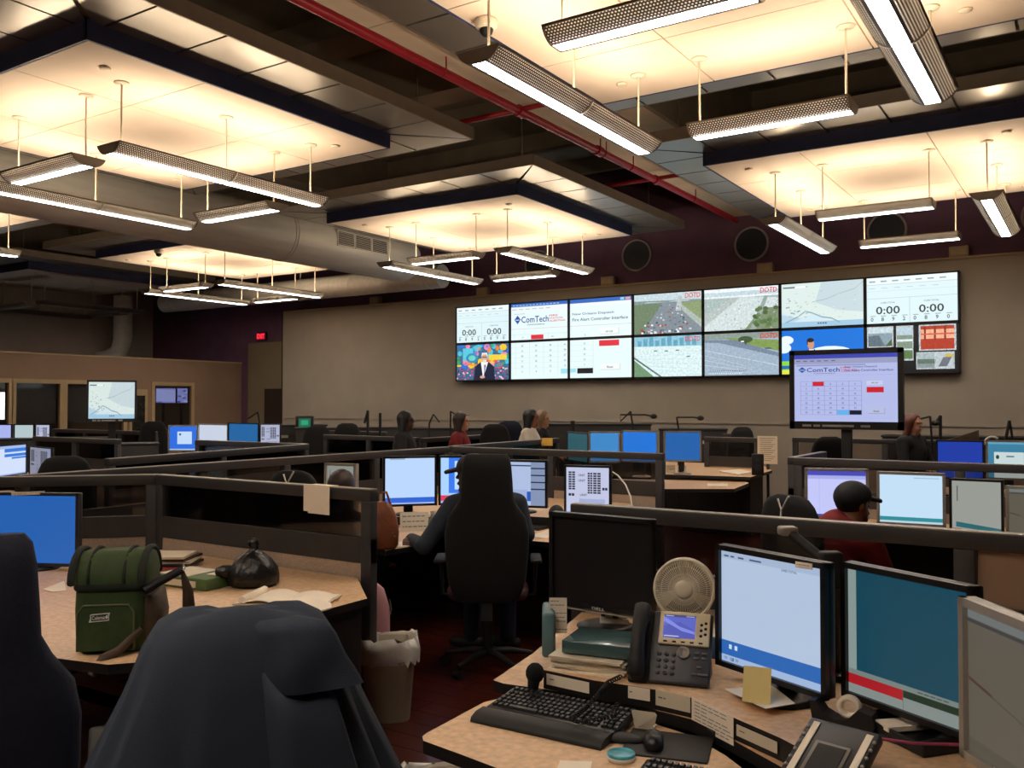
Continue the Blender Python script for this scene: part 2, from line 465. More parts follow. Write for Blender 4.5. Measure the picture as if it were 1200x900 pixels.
# beams and deck ribs
def beam(name, c, d, m): return struct(name, MB().box(c, d), m)
bw = struct('beam_1', MB().box((-4.55, 3.6, 5.42), (1.1, 22.2, 1.16)), M['beam'])
soff = MB().box((0, 0, 0), (1.12, 1.83, .05)).mesh('soffit_board', M['beam_light'])
for i in range(12): put(soff, 'soffit_board', bw, (-4.55, -6.4 + i * 1.84, 4.815))
MB().box((-5.18, 3.6, 5.0), (.16, 22.2, .05)).build('flange', M['beam'], bw)
beam('beam_2', (-10.95, 3.6, 5.6), (.55, 22.2, .8), M['beam'])
beam('beam_3', (-16.9, 3.6, 5.6), (.55, 22.2, .8), M['beam'])
beam('beam_4', (.95, 3.6, 5.6), (.8, 22.2, .8), M['beam'])
for i, y in enumerate((-3.3, 2.55, 8.45)):
    beam('beam_%d' % (5 + i), (-7, y, 5.65), (27.6, .42, .7), M['beam'])
rib = MB().box((0, 0, 0), (27.6, .12, .28)).mesh('deck_rib', M['deck'])
for i in range(13):
    o = put(rib, 'trim_%d' % (i + 1), None, (-7, -6.2 + i * 1.68, ZD - .13)); o['kind'] = 'structure'

# ================================================================== CEILING CLOUDS
HC, HO, ZC, ZR = 1.68, 2.32, 4.35, 4.50
tedge = [-HC, -.63, .63, HC]
def make_cloud():
    root = empty('ceiling_cloud', (0, 0, ZC))
    for i in range(3):
        for j in range(3):
            x0, x1, y0, y1 = tedge[i], tedge[i + 1], tedge[j], tedge[j + 1]
            MB().box(((x0 + x1) / 2, (y0 + y1) / 2, .012), (x1 - x0 - .012, y1 - y0 - .012, .024)).build('ceiling_tile', M['tile'], root)
    MB().box((0, 0, .04), (HC * 2 - .02, HC * 2 - .02, .02)).build('backing', M['deck'], root)
    fa = MB().box((0, HC + .01, .085), (HC * 2 + .04, .02, .17)).mesh('fascia', M['navy'])
    ed = MB().box((0, HO + .01, .215), (HO * 2 + .04, .02, .13)).mesh('edge_band', M['soffit_edge'])
    ts = [-HO, -1.55, -.93, -.31, .31, .93, 1.55, HO]
    pan = []
    g = .012
    for i in range(7):
        a, b = ts[i], ts[i + 1]
        ia, ib = max(a, -HC), min(b, HC)
        zz = ZR - ZC
        mb = MB()
        P = [(ia + g, HC + .02), (ib - g, HC + .02), (b - g, HO), (a + g, HO)]
        mb.prism(P, zz, zz + .015)
        pan.append(mb.mesh('soffit_panel', M['soffit']))
    for q in range(4):
        put(fa, 'fascia', root, rz=q * R(90)); put(ed, 'edge_band', root, rz=q * R(90))
        for me in pan: put(me, 'soffit_panel', root, rz=q * R(90))
    MB().box((0, 0, .20), (HO * 2, HO * 2, .03)).build('top_board', M['deck'], root)
    sp = MB().lathe([(.0, 0), (.035, 0), (.045, -.004), (.045, -.014), (.02, -.02), (.0, -.02)], 12).mesh('sprinkler_cover', M['rod'])
    for x, y in ((1.3, -1.3), (-1.3, -1.3), (1.3, 1.3), (-1.3, 1.3)): put(sp, 'sprinkler_cover', root, (x, y, 0))
    hg = MB().cyl((0, 0, 0), (0, 0, ZD - ZC - .22), .008, n=6).mesh('hanger', M['soffit_edge'])
    for x, y in ((1.9, -1.9), (-1.9, -1.9), (1.9, 1.9), (-1.9, 1.9)): put(hg, 'hanger', root, (x, y, .22))
    return root

# pendant lamps: a curved perforated trough with a lens below and light thrown up
def make_lamp(nseg):
    root = empty('pendant_lamp', (0, 0, 0))
    Ls = 1.2; n = nseg
    prof = [(.052, 0.0), (.072, .004), (.100, .018), (.124, .036), (.143, .058), (.152, .072), (.160, .088)]
    wing = bpy.data.meshes.new('wing')
    def wing_mesh(side):
        vs, fs, uv, mi = [], [], [], []
        arc = [0]
        for a, b in zip(prof, prof[1:]): arc.append(arc[-1] + math.hypot(b[0] - a[0], b[1] - a[1]))
        for (x, z) in prof:
            for y in (-Ls / 2 + .012, Ls / 2 - .012): vs.append((side * x, y, z))
        for i in range(len(prof) - 1):
            f = (2 * i, 2 * i + 1, 2 * i + 3, 2 * i + 2)
            fs.append(f); mi.append(0 if i in (0, len(prof) - 2) else 1)
            uv += [(vs[j][1], arc[j // 2]) for j in f]
        me = bpy.data.meshes.new('wing'); me.from_pydata(vs, [], fs)
        me.materials.append(M['lamp_body']); me.materials.append(M['perf'])
        me.polygons.foreach_set('material_index', mi)
        ul = me.uv_layers.new(name='UVMap')
        for i, c in enumerate(uv): ul.data[i].uv = c
        me.update(); return me
    w1, w2 = wing_mesh(1), wing_mesh(-1)
    def strip(side):
        m = MB(); pts = [(x - .006, z + .005) for x, z in prof[1:-1]]
        m.loft([[Vector((side * x, y, z)) for x, z in pts] for y in (-Ls / 2 + .015, Ls / 2 - .015)], closed=False, caps=False)
        return m.mesh('diffuser', M['diffuser'])
    q1, q2 = strip(1), strip(-1)
    lens = MB().box((0, 0, .006), (.096, Ls - .03, .008)).mesh('lens', M['lens'])
    tray = MB().box((0, 0, .024), (.11, Ls - .02, .02)).mesh('ballast_tray', M['lamp_body'])
    cap = MB()
    outl = [(x, z) for x, z in prof] + [(-x, z) for x, z in prof[::-1]]
    inn = [(.135, .088), (-.135, .088)]
    ring = outl
    cap.add([(x, 0, z) for x, z in ring] + [(x, .012, z) for x, z in ring],
            [tuple(range(len(ring))), tuple(range(2 * len(ring) - 1, len(ring) - 1, -1))] + [(i, len(ring) + i, len(ring) + (i + 1) % len(ring), (i + 1) % len(ring)) for i in range(len(ring))])
    cap = cap.mesh('end_cap', M['lamp_body'])
    for i in range(n):
        y = (i - (n - 1) / 2) * Ls
        put(w1, 'wing', root, (0, y, 0)); put(w2, 'wing', root, (0, y, 0)); put(q1, 'diffuser', root, (0, y, 0)); put(q2, 'diffuser', root, (0, y, 0))
        put(lens, 'lens', root, (0, y, 0)); put(tray, 'ballast_tray', root, (0, y, 0))
    for y in (-n * Ls / 2, n * Ls / 2 - .012): put(cap, 'end_cap', root, (0, y, 0))
    if n == 2: put(cap, 'joint_band', root, (0, -.006, 0))
    ys = (-1.08, 0, 1.08) if n == 2 else (-.55, .55)
    hz = ZC - 3.72
    rod = MB().cyl((0, 0, .034), (0, 0, hz - .01), .0085, n=8).mesh('rod', M['rod'])
    can = MB().lathe([(.0, 0), (.065, 0), (.06, -.012), (.02, -.02), (.0, -.02)], 14).mesh('canopy', M['rod'])
    for y in ys:
        r_ = put(rod, 'rod', root, (0, y, 0)); put(can, 'canopy', r_, (0, 0, hz - .001))
    return root
def lamp_light(root, n, lit=True):
    for i in range(n):
        ld = bpy.data.lights.get('tube_light')
        if ld is None:
            ld = bpy.data.lights.new('tube_light', 'AREA'); ld.shape = 'RECTANGLE'; ld.size = .09; ld.size_y = 1.12
            ld.energy = UP_WATT; ld.color = LAMP_COL
        lo = bpy.data.objects.new('tube_light', ld); col.objects.link(lo); lo.parent = root
        lo.location = (0, (i - (n - 1) / 2) * 1.2, .045); lo.rotation_euler = (R(180), 0, 0)

cloud0 = make_cloud(); dbl0 = make_lamp(2); sgl0 = make_lamp(1)
used = {'c': False, 'd': False, 's': False}
def inst(o, key):
    if not used[key]: used[key] = True; return o
    return copy_tree(o)
dark_lens = mat('lens_off', '8f887c', .5)
CX0, CY0 = {0: -2.03, 1: -7.94, 2: -13.88, 3: -19.6}, {-1: -.4, 0: 5.48, 1: 11.36}
CL = [  # column, row, lit, wording
    (0, 0, True, 'square lit ceiling cloud at the top right corner of the picture', 'top right cloud'),
    (1, 0, True, 'square lit ceiling cloud at the upper left with navy fascia', 'upper left cloud'),
    (0, 1, True, 'square lit ceiling cloud over the end of the screen wall with the round vents', 'cloud over the last wall screens'),
    (1, 1, True, 'square lit ceiling cloud in the middle, left of the red pipe', 'middle cloud left of the red pipe'),
    (2, 1, True, 'square lit ceiling cloud in front of the exit sign', 'cloud near the exit sign'),
    (2, 0, True, 'lit ceiling cloud cut by the picture edge below the large duct', 'cloud cut by the picture edge'),
    (3, 1, False, 'unlit grey ceiling cloud above the office wall', 'unlit cloud above the office'),
    (0, -1, True, 'square lit ceiling cloud directly over the camera', 'cloud over the camera'),
    (1, -1, True, 'square lit ceiling cloud beside the camera, out of the picture', 'cloud beside the camera'),
]
off_cache = {}
for (ci, ri, lit, text, short) in CL:
    c = inst(cloud0, 'c'); x, y = CX0[ci], CY0[ri]
    c.location = (x, y, ZC); tag(c, text, 'ceiling panel', 'suspended ceiling clouds')
    for key, dx, dy, rz, nseg, what in (('d', 1.10, .0, 0, 2, 'long pendant lamp under the right side of the '), ('d', -1.10, .06, 0, 2, 'long pendant lamp under the left side of the '),
                                  ('s', 0, -1.06, R(90), 1, 'short near pendant lamp of the '), ('s', 0, 1.08, R(90), 1, 'short far pendant lamp of the ')):
        l = inst(dbl0 if key == 'd' else sgl0, key)
        l.location = (x + dx, y + dy + .06, 3.72); l.rotation_euler = (0, 0, rz)
        tag(l, what + short, 'lamp', 'perforated pendant lamps')
        if lit: lamp_light(l, nseg)
        else:
            for ch in l.children:
                if ch.name.startswith('lens'):
                    if 'm' not in off_cache:
                        off_cache['m'] = MB().box((0, 0, .006), (.096, 1.17, .008)).mesh('lens', dark_lens)
                    ch.data = off_cache['m']

# ================================================================== PIPE, DUCTS, VENTS, SMALL CEILING THINGS
p = empty('sprinkler_pipe', (-4.95, 0, 4.66), label='red sprinkler pipe running across the ceiling with side branches', cat='pipe')
MB().cyl((0, -6.5, 0), (0, 14.3, 0), .045, n=12).build('main_pipe', M['redpipe'], p)
for y in (7.72, 11.1, 4.1):
    b = MB().cyl((-.8, y, .02), (.35, y, .02), .028, n=10).build('branch_pipe', M['redpipe'], p)
    MB().cyl((0, y - .05, 0), (0, y + .05, 0), .062, n=12).build('tee_fitting', M['redpipe'], b)
for y in (3.1, 6.4, 9.4, 9.55, 10.3, 12.4):
    MB().tube([(0, y, -.05), (.05, y, -.03), (.05, y, .05), (.05, y, .14)], .008, 6).build('hanger_hook', M['redpipe'], p)
for y in (9.45,): MB().cyl((0, y - .06, 0), (0, y + .06, 0), .06, n=12).build('coupling', M['redpipe'], p)

d = empty('spiral_duct', (-10.95, 0, 4.36), label='large round grey spiral duct crossing behind the lit clouds', cat='duct')
MB().cyl((0, -5.5, 0), (0, 12.9, 0), .42, n=36).build('duct_body', M['duct'], d)
MB().ball((0, 12.9, 0), (.42, .35, .42), 20).build('duct_end', M['duct'], d)
for y in (.8, 4.6, 9.9, 9.96): MB().cyl((0, y, 0), (0, y + .02, 0), .428, n=36).build('seam_ring', M['duct'], d)
for y0 in (11.0, 3.6):
    for i in range(3):
        a = R(-6); g = MB()
        g.T = Matrix.Translation((0, y0 + i * .42, 0)) @ Matrix.Rotation(R(-2), 4, 'Y')
        g.box((.42, 0, .03), (.03, .40, .26)); g.box((.437, 0, .03), (.006, .36, .22), mi=1)
        for q in range(8): g.box((.442, 0, -.065 + q * .027), (.004, .36, .006))
        g.build('duct_grille', [M['duct'], M['grille']], d)
d = empty('branch_duct', (0, 13.75, 4.12), label='smaller round duct running along the maroon wall', cat='duct')
MB().cyl((-19.2, 0, 0), (-10.6, 0, 0), .23, n=24).build('duct_body', M['duct'], d)
for x in (-17.5, -14.5, -11.5): MB().cyl((x, 0, .2), (x, 0, ZD - 4.12), .01, n=6).build('hanger', M['duct'], d)
for x in (-17.5, -15.2, -12.9, -10.9): MB().cyl((x, 0, 0), (x + .02, 0, 0), .237, n=24).build('seam_ring', M['duct'], d)
d = empty('elbow_duct', (-20.1, 13.2, 0), label='vertical duct with an elbow on the grey wall above the office', cat='duct')
MB().tube([(-.5, -.3, 2.72), (-.3, -.2, 2.75), (-.08, -.05, 2.9), (0, 0, 3.2), (0, 0, 4.3)], .22, 16).build('duct_body', M['duct'], d)
for z in (3.3, 3.9): MB().cyl((0, 0, z), (0, 0, z + .03), .235, n=18).build('seam_ring', M['duct'], d)

for i, (x, nm) in enumerate(((-8.95, 'half hidden by lamps'), (-6.88, 'at the lower corner of the middle cloud'), (-4.79, 'midway along the screen wall'), (-2.68, 'behind the hanging short lamps'), (-.6, 'cut by the edge of the picture'))):
    v = empty('round_vent', (x, YB, 4.3), label='round dark vent on the maroon wall, ' + nm, cat='vent', group='round vents on the maroon wall')
    pr = [(math.cos(2 * math.pi * i / 28), math.sin(2 * math.pi * i / 28)) for i in range(28)]
    MB().tube([(.275 * a, -.02, .275 * b) for a, b in pr + pr[:1]], .022, 8).build('rim', mat('vent_rim', 'a09394', .5), v)
    MB().cyl((0, -.005, 0), (0, -.03, 0), .262, n=28).build('cover', mat('vent_cover', '1f2430', .5), v)
for i, (px, py, nm) in enumerate(((440, 357, 'above the blank left stretch of wall'), (566, 349, 'above the column of clocks'), (713, 341, 'above the traffic pictures'), (897, 323, 'above the map screen'), (1124, 307, 'above the last screen'))):
    q = ay(px, py, YV + .05)
    b = empty('junction_box', (q.x, YV + .06, 3.78), label='small box on the ledge of the screen wall ' + nm, cat='box', group='boxes on the wall ledge')
    MB().rbox((0, 0, .08), (.26, .13, .16), .01).build('box_body', M['beige'], b)
    MB().box((0, -.068, .08), (.2, .006, .1)).build('box_cover', M['cream'], b)
for (q, nm) in ((az(570, 26, ZC - .02), 'dome camera on the tile near the top of the red pipe'), (az(186, 294, ZC - .02), 'dome camera on the cloud near the exit sign')):
    c = empty('dome_camera', (q.x, q.y, ZC), label='small ' + nm, cat='camera')
    MB().lathe([(.0, 0), (.075, 0), (.08, -.02), (.075, -.06), (.05, -.07), (0, -.07)], 16).build('housing', M['rod'], c)
    MB().ball((0, 0, -.075), (.05, .05, .05), 12).build('dome', M['softblack'], c)
for (x, y, cx) in ((1.1, -1.35, 1), (-.3, .2, 2)):
    pass
ex = ay(305, 394, YB - .1)
s = empty('exit_sign', (ex.x, YB - .02, ex.z - .1), label='glowing red exit sign above the dark door', cat='sign')
MB().rbox((0, -.035, .1), (.34, .06, .2), .008).build('sign_case', M['blackplastic'], s)
cv = Canvas(.30, .16, '5a0410'); cv.text('EXIT', .5, .16, .68, 'ff3040', width=.86, center=True)
put(cv.mesh('sign_face', screen_mat(2.2)), 'sign_face', s, (0, -.067, .1))
# ================================================================== PICTURES ON THE SCREENS
rng = random.Random(3)
def lines(cv, u0, u1, vs, h, color):
    cv.many([(u0, v, u1 if isinstance(u1, float) else u1[i], v + h) for i, v in enumerate(vs)], color)
def pic_clock(cv):
    cv.rect(0, 0, 1, 1, 'd9eef2'); cv.rect(0, .86, 1, 1, 'e9f4f6'); cv.many([(.03 + .13 * i, .9, .1 + .13 * i, .93) for i in range(7)], '8fa0a8')
    cv.many([(0, .84, 1, .85), (0, .70, 1, .705), (0, .54, 1, .55), (.48, 0, .487, .54)], 'b8c8cc')
    cv.many([(.03 + .14 * i, .76, .1 + .14 * i, .775) for i in range(6)], 'b9c6ca')
    for u, d in ((.24, '0892'), (.72, '0890')):
        cv.text('0:00', u, .2, .17, '20282c', center=True, width=.27)
        cv.text('CURR TOTAL', u, .43, .035, '6a767c', center=True)
        for i, ch in enumerate(d): cv.text(ch, u - .18 + .12 * i, .05, .085, '303a3e', center=True)
        cv.many([(u - .2 + .12 * i, .155, u - .14 + .12 * i, .17) for i in range(4)], '8b979c')
def pic_traffic(cv, sky='c2d6de', road='7d8a94', grass='5f7d4a', kind=0):
    cv.rect(0, 0, 1, 1, road)
    cv.rect(0, .78, 1, 1, sky)
    if kind == 0:      # long crowded highway
        cv.poly([(0, .72), (.2, .8), (.5, .78), (.75, .82), (1, .72), (1, .8), (0, .84)], '7f9490')
        cv.poly([(0, 0), (.0, .75), (.42, .76), (.12, 0)], '6a8064'); cv.poly([(.62, .76), (1, .3), (1, .76)], '87996f'); cv.poly([(.72, .55), (1, .1), (1, .3), (.7, .72)], 'aab6ae')
        cv.poly([(.62, .55), (.7, .55), (.72, .9), (.66, .9)], 'b4bfc0')
        cols = ['eef2f4', '2f3a48', 'c5ced4', '5b6570', 'a83a38']
        for i in range(70):
            v = rng.random() ** 1.4 * .72; hw = .5 - .32 * v / .75; c = .46 + .05 * v
            u = c + (rng.random() * 2 - 1) * hw * .8; s = .028 * (1 - v) + .008
            cv.n = 8; cv.rect(u, v, u + s, v + s * 1.3, cols[i % 5])
        cv.n = 12
    elif kind == 1:    # pale cloverleaf
        cv.rect(0, 0, 1, .8, 'a8bcb8'); cv.poly([(0, .3), (.5, .8), (1, .72), (1, .2), (.45, 0), (0, 0)], 'cfdcdc')
        cv.poly([(0, .4), (.4, .8), (.52, .8), (0, .12)], 'b3bfbd'); cv.poly([(.55, 0), (.78, .5), (1, .5), (1, 0)], '7d8f70'); cv.poly([(.62, 0), (.82, .8), (.87, .8), (.7, 0)], '98a8a4')
        for i in range(60):
            u, v = rng.random(), rng.random() * .74; cv.n = 8
            cv.rect(u, v, u + .02, v + .012, rng.choice(['f6fafa', 'e8efee', '8b9a98', '5f7060']))
        for i in range(22):
            u, v = .68 + rng.random() * .3, .05 + rng.random() * .45; cv.n = 9
            cv.disc(u, v, .035, .05, rng.choice(['5f7848', '6d8757', '4f6640']), 8)
        cv.n = 12; cv.rect(0, .78, 1, .82, 'e9f0f2'); cv.rect(0, .92, 1, 1, 'eef6fa')
    elif kind == 2:    # bleached bridge
        cv.rect(0, 0, 1, 1, 'bfe0e6'); cv.rect(0, .74, 1, 1, '8fc3d6'); cv.many([(.05 + .09 * i, .76, .11 + .09 * i, .9 + .05 * (i % 3)) for i in range(10)], '5fa3bd')
        cv.poly([(0, .55), (1, .62), (1, .74), (0, .76)], 'd8ecec'); cv.poly([(0, .1), (.35, 0), (1, 0), (1, .6), (0, .58)], 'd9eef0')
        for i in range(6): cv.n = 7; cv.poly([(0, .52 - .07 * i), (1, .56 - .13 * i), (1, .55 - .13 * i), (0, .505 - .07 * i)], 'b8d6da')
        cv.poly([(0, 0), (.3, 0), (0, .42)], '6f9470'); cv.poly([(0, .45), (.38, 0), (.42, 0), (0, .5)], '5b7068')
        for u, v in ((.78, .47), (.3, .63), (.46, .62), (.62, .63)): cv.rect(u, v, u + .05, v + .025, '4c6a72')
    else:              # near road with verge
        cv.rect(0, 0, 1, 1, '9fb2c4'); cv.rect(0, .86, 1, 1, '8b9a94'); cv.poly([(.3, .9), (1, .8), (1, .55), (.4, .78)], '7f9a54')
        cv.poly([(0, .86), (.4, .84), (1, .5), (1, .42), (.2, .78), (0, .8)], '74869a'); cv.disc(.56, .84, .10, .08, '3f5a38'); cv.rect(.555, .72, .575, .84, '3c4a34')
        for i in range(5): cv.n = 7; cv.poly([(0, .62 - .12 * i), (1, .22 - .22 * i), (1, .2 - .22 * i), (0, .605 - .12 * i)], 'c3d0dc')
        cv.rect(.5, .78, .54, .81, 'f2f6f8'); cv.rect(.82, .6, .9, .63, '4a545e'); cv.many([(.05 + .03 * i, .04, .065 + .03 * i, .06) for i in range(16)], 'f2f6f8'); cv.many([(.05 + .03 * i, .1, .065 + .03 * i, .12) for i in range(18)], '5a6a7c')
    if kind in (0, 2, 3, 1): cv.text('DOTD', .76, .85, .12, 'e0241e', width=.22)
def pic_map(cv):
    cv.rect(0, 0, 1, 1, 'cfe4ec'); cv.poly([(0, .35), (.2, .2), (.42, .3), (.62, .1), (1, .02), (1, 1), (0, 1)], 'd9e8e4')
    cv.poly([(.42, .55), (.7, .35), (1, .28), (1, 1), (.5, 1)], 'c5d6dc'); cv.poly([(0, 0), (.25, .2), (0, .3)], 'b5d3e2'); cv.rect(0, 0, 1, .12, '9fc6de')
    pts = [(.05, .1), (.2, .22), (.3, .34), (.38, .3), (.5, .2), (.62, .16), (.72, .06)]
    for (a, b), (c, d) in zip(pts, pts[1:]): cv.n = 7; cv.poly([(a, b), (c, d), (c, d + .03), (a, b + .03)], '8ba9b8')
    pts = [(.38, .55), (.55, .6), (.7, .7), (.9, .8), (1, .95)]
    for (a, b), (c, d) in zip(pts, pts[1:]): cv.n = 7; cv.poly([(a, b), (c, d), (c, d + .015), (a, b + .015)], 'a2b6ae')
    for i in range(45):
        u, v = rng.random() * .9, .15 + rng.random() * .75; cv.n = 8
        cv.rect(u, v, u + .012 + .02 * rng.random(), v + .01, rng.choice(['b3c5c6', '9fb4bc', 'e8f2f2']))
    for i in range(22):
        u, v = .05 + rng.random() * .3, .2 + rng.random() * .5; cv.n = 9; cv.disc(u, v, .015, .02, rng.choice(['bcd6c0', 'a9c4cc', '8fa8b4']), 6)
    cv.rect(.02, .9, .32, .93, '5a6a74'); cv.rect(.17, .895, .31, .935, 'f2f6f8'); cv.many([(.45 + .03 * i, .06, .47 + .03 * i, .09) for i in range(4)], '40505a')
def pic_show(cv):
    cv.rect(0, 0, 1, 1, '3c6a8e')
    cs = ['e04a3c', 'f2c53a', '3aa05a', '2b6fd0', 'e88ab0', '46c0d8', 'f08a2c', '8a4ab0', 'f2f2ee', 'd83a7a']
    for i in range(60):
        u, v = rng.random(), .38 + rng.random() * .6; cv.n = 3; cv.disc(u, v, .02 + rng.random() * .06, .03 + rng.random() * .07, rng.choice(cs[:7] + ['46c0d8', '2b6fd0']), 7)
    cv.n = 5; cv.rect(.12, .55, .32, .9, '58c8e0'); cv.disc(.3, .62, .12, .14, '2e8fb8'); cv.disc(.3, .62, .07, .08, '70d0c0'); cv.rect(.62, .55, .95, .7, 'f0d040')
    for i in range(110):
        u, v = rng.random(), rng.random() * .34; cv.n = 6; cv.disc(u, v, .018, .025, rng.choice(['a82a4a', 'e8b0c0', '6a2a6a', 'f2d8d8', '3a2a4a', 'd04a6a']), 6)
    cv.n = 9; cv.poly([(.33, 0), (.36, .38), (.46, .5), (.62, .5), (.72, .36), (.74, 0)], '16203a'); cv.poly([(.51, .05), (.47, .5), (.61, .5)], 'f2f2f4'); cv.poly([(.53, .1), (.535, .42), (.565, .42)], '26406a')
    cv.disc(.54, .62, .058, .13, 'd8a488'); cv.poly([(.48, .64), (.49, .76), (.59, .76), (.60, .64), (.57, .71), (.51, .71)], 'e6e4e0'); cv.rect(.495, .625, .585, .65, '3a3a40'); cv.disc(.54, .535, .04, .035, 'dcd6d0')
    cv.disc(.5, .08, .05, .04, 'd8a488')
def pic_forecast(cv):
    cv.rect(0, 0, 1, 1, '2f8fe0'); cv.poly([(0, .3), (0, 1), (1, 1), (1, .55), (.5, .34)], '1272d8'); cv.rect(0, .0, 1, .3, '8ad23c'); cv.rect(0, .12, 1, .2, '1f68b8'); cv.rect(0, .0, 1, .1, 'd9e24a')
    for u, v, a, b in ((.06, .78, .09, .1), (.02, .6, .1, .12), (.6, .5, .25, .12), (.85, .44, .2, .1), (.45, .4, .2, .08)): cv.disc(u, v, a, b, 'e4f2fa')
    cv.poly([(.25, .1), (.28, .45), (.34, .56), (.41, .56), (.47, .42), (.5, .1)], '14151c'); cv.poly([(.355, .3), (.34, .56), (.4, .56), (.42, .36)], 'f0f0f2'); cv.disc(.365, .67, .042, .115, 'c99478'); cv.disc(.36, .765, .044, .05, '241a18'); cv.rect(.315, .66, .328, .76, '241a18')
def pic_photos(cv):
    cv.rect(0, 0, 1, 1, '0b0d14')
    def fr(u0, v0, u1, v1, pts):
        cv.win = (0, 0, 1, 1); cv.n = 1; cv.rect(u0, v0, u1, v1, 'dfe8ec'); a, b = .05 * (u1 - u0), .05 * (v1 - v0)
        cv.win = (u0 + a, v0 + b, u1 - a, v1 - b)
        for p in pts: cv.poly(p[1:], p[0])
    R4 = lambda c, a, b, d, e: [c, (a, b), (d, b), (d, e), (a, e)]
    fr(0, .55, .3, 1, [R4('8aa0ac', 0, 0, 1, 1), R4('c6d8e0', 0, .7, 1, 1), ['5f707a', (0, 0), (.7, 0), (.45, .6), (0, .55)], ['4c6444', (.7, 0), (1, 0), (1, .4)]])
    fr(.33, .25, .52, 1, [R4('7f9482', 0, 0, 1, 1), R4('dfe9ec', 0, .55, 1, .62), R4('dfe9ec', 0, .28, 1, .32), R4('b8cdd8', 0, .75, 1, 1), R4('5b7a4c', 0, 0, 1, .25)])
    fr(.58, .45, .98, 1, [R4('b03a24', 0, 0, 1, 1), R4('f2b090', 0, .45, 1, .85), ['8a2c1c', (.1, .4), (.16, .4), (.16, 1), (.1, 1)], ['8a2c1c', (.4, .4), (.46, .4), (.46, 1), (.4, 1)], ['8a2c1c', (.7, .4), (.76, .4), (.76, 1), (.7, 1)], R4('c8583c', 0, .62, 1, .68)])
    fr(.55, .06, .76, .42, [R4('a8b8bc', 0, 0, 1, 1), R4('5f7468', 0, .3, 1, .6), R4('8a9698', 0, 0, 1, .3)])
    fr(.76, .06, .96, .42, [R4('b9c4c8', 0, 0, 1, 1), ['6a707c', (.1, .1), (.6, .1), (.9, .7), (.4, .7)], R4('c8b860', .5, .7, 1, .9)])
    cv.win = (0, 0, 1, 1)
def logo(cv, u, v, s, wide=1.0):
    """the fire-alert header: blue diamond, company name, red block of small capitals"""
    cv.poly([(u, v + .5 * s), (u + .05 * wide, v + s), (u + .1 * wide, v + .5 * s), (u + .05 * wide, v)], '1f4fa0')
    cv.rect(u + .02 * wide, v + .42 * s, u + .08 * wide, v + .52 * s, 'c8dcf0')
    cv.text('ComTech', u + .11 * wide, v + .12 * s, s * .72, '1c3f8c', width=.42 * wide)
    cv.text('Communications', u + .2 * wide, v - .2 * s, s * .2, '55617a', width=.27 * wide)
    for i, t in enumerate(('FIRE', 'STATION', 'ALERTING')):
        cv.text(t, u + .54 * wide, v + (.68 - .3 * i) * s, s * .2, 'd2303c', width=(.13, .2, .24)[i] * wide)
def pic_c00(cv):   # upper left quarter of the alert page
    cv.rect(0, 0, 1, 1, 'e2f3f5'); cv.rect(0, .91, 1, 1, '2a63b8'); cv.many([(.03 + .06 * i, .94, .07 + .06 * i, .96) for i in range(14)], 'bcd2ee')
    cv.rect(0, .76, 1, .91, 'e8f0f2'); cv.many([(.02 + .12 * i, .83, .1 + .12 * i, .85) for i in range(6)], 'a9b6bc'); cv.text('New Orleans Fire Alerting', .06, .7, .03, '6a747c')
    logo(cv, .06, .44, .24, 1.15); cv.rect(0, .3, 1, .31, 'd9b8bc'); cv.many([(.3 * i + .06, 0, .3 * i + .064, .16) for i in range(4)] + [(.0, .15, 1, .155)], 'b9c6ca')
    cv.rect(.36, .01, .58, .13, 'dd2b3a'); cv.text('11', .2, .04, .05, '6a747c'); cv.text('01', .72, .04, .05, '6a747c')
def pic_c10(cv):   # upper right quarter
    cv.rect(0, 0, 1, 1, 'e2f3f5'); cv.rect(0, .9, 1, 1, '2a63b8'); cv.rect(.82, .92, .88, .98, '8fd0e0'); cv.rect(.9, .92, .98, .98, 'd8a0a8'); cv.rect(0, .82, 1, .9, 'e8f0f2')
    cv.text('New Orleans Dispatch', .04, .57, .08, '2c4f74', width=.68); cv.text('Fire Alert Controller Interface', .04, .43, .08, '2c4f74', width=.9)
    cv.rect(0, .3, 1, .31, 'd9b8bc'); cv.rect(.5, .05, .8, .22, 'c8d0d4'); cv.rect(.5, .065, .79, .22, 'eef2f2'); cv.text('All Call', .64, .1, .05, '3c464c', center=True); cv.text('2', .24, .04, .05, '6a747c')
def pic_c01(cv):   # lower left quarter: table
    cv.rect(0, 0, 1, 1, 'e2f3f5'); cv.many([(.08 + .25 * i, .12, .084 + .25 * i, 1) for i in range(4)] + [(.0, .3 + .14 * i, 1, .304 + .14 * i) for i in range(5)], 'c2ced2')
    for i in range(4):
        for j in range(6): cv.n = 3; cv.text(str(3 + 7 * j + i), .2 + .25 * i, .18 + .14 * j, .05, '6a767c', center=True)
    cv.rect(.88, .13, 1, .26, '9fdce8')
def pic_c11(cv):
    cv.rect(0, 0, 1, 1, 'e2f3f5'); cv.many([(.38, .12, .384, 1)] + [(0, .3 + .14 * i, .38, .304 + .14 * i) for i in range(5)], 'c2ced2')
    for j in range(5): cv.n = 3; cv.text(str(7 + 6 * j), .24, .32 + .14 * j, .05, '6a767c', center=True)
    cv.rect(0, .15, .1, .26, '9fdce8'); cv.rect(.12, .12, .38, .26, '14161c'); cv.rect(.48, .82, .8, .97, 'dd2b3a'); cv.rect(.5, .2, .82, .36, 'c8d0d4'); cv.rect(.5, .215, .81, .36, 'eef2f2'); cv.text('Reset', .655, .25, .055, '3c464c', center=True)
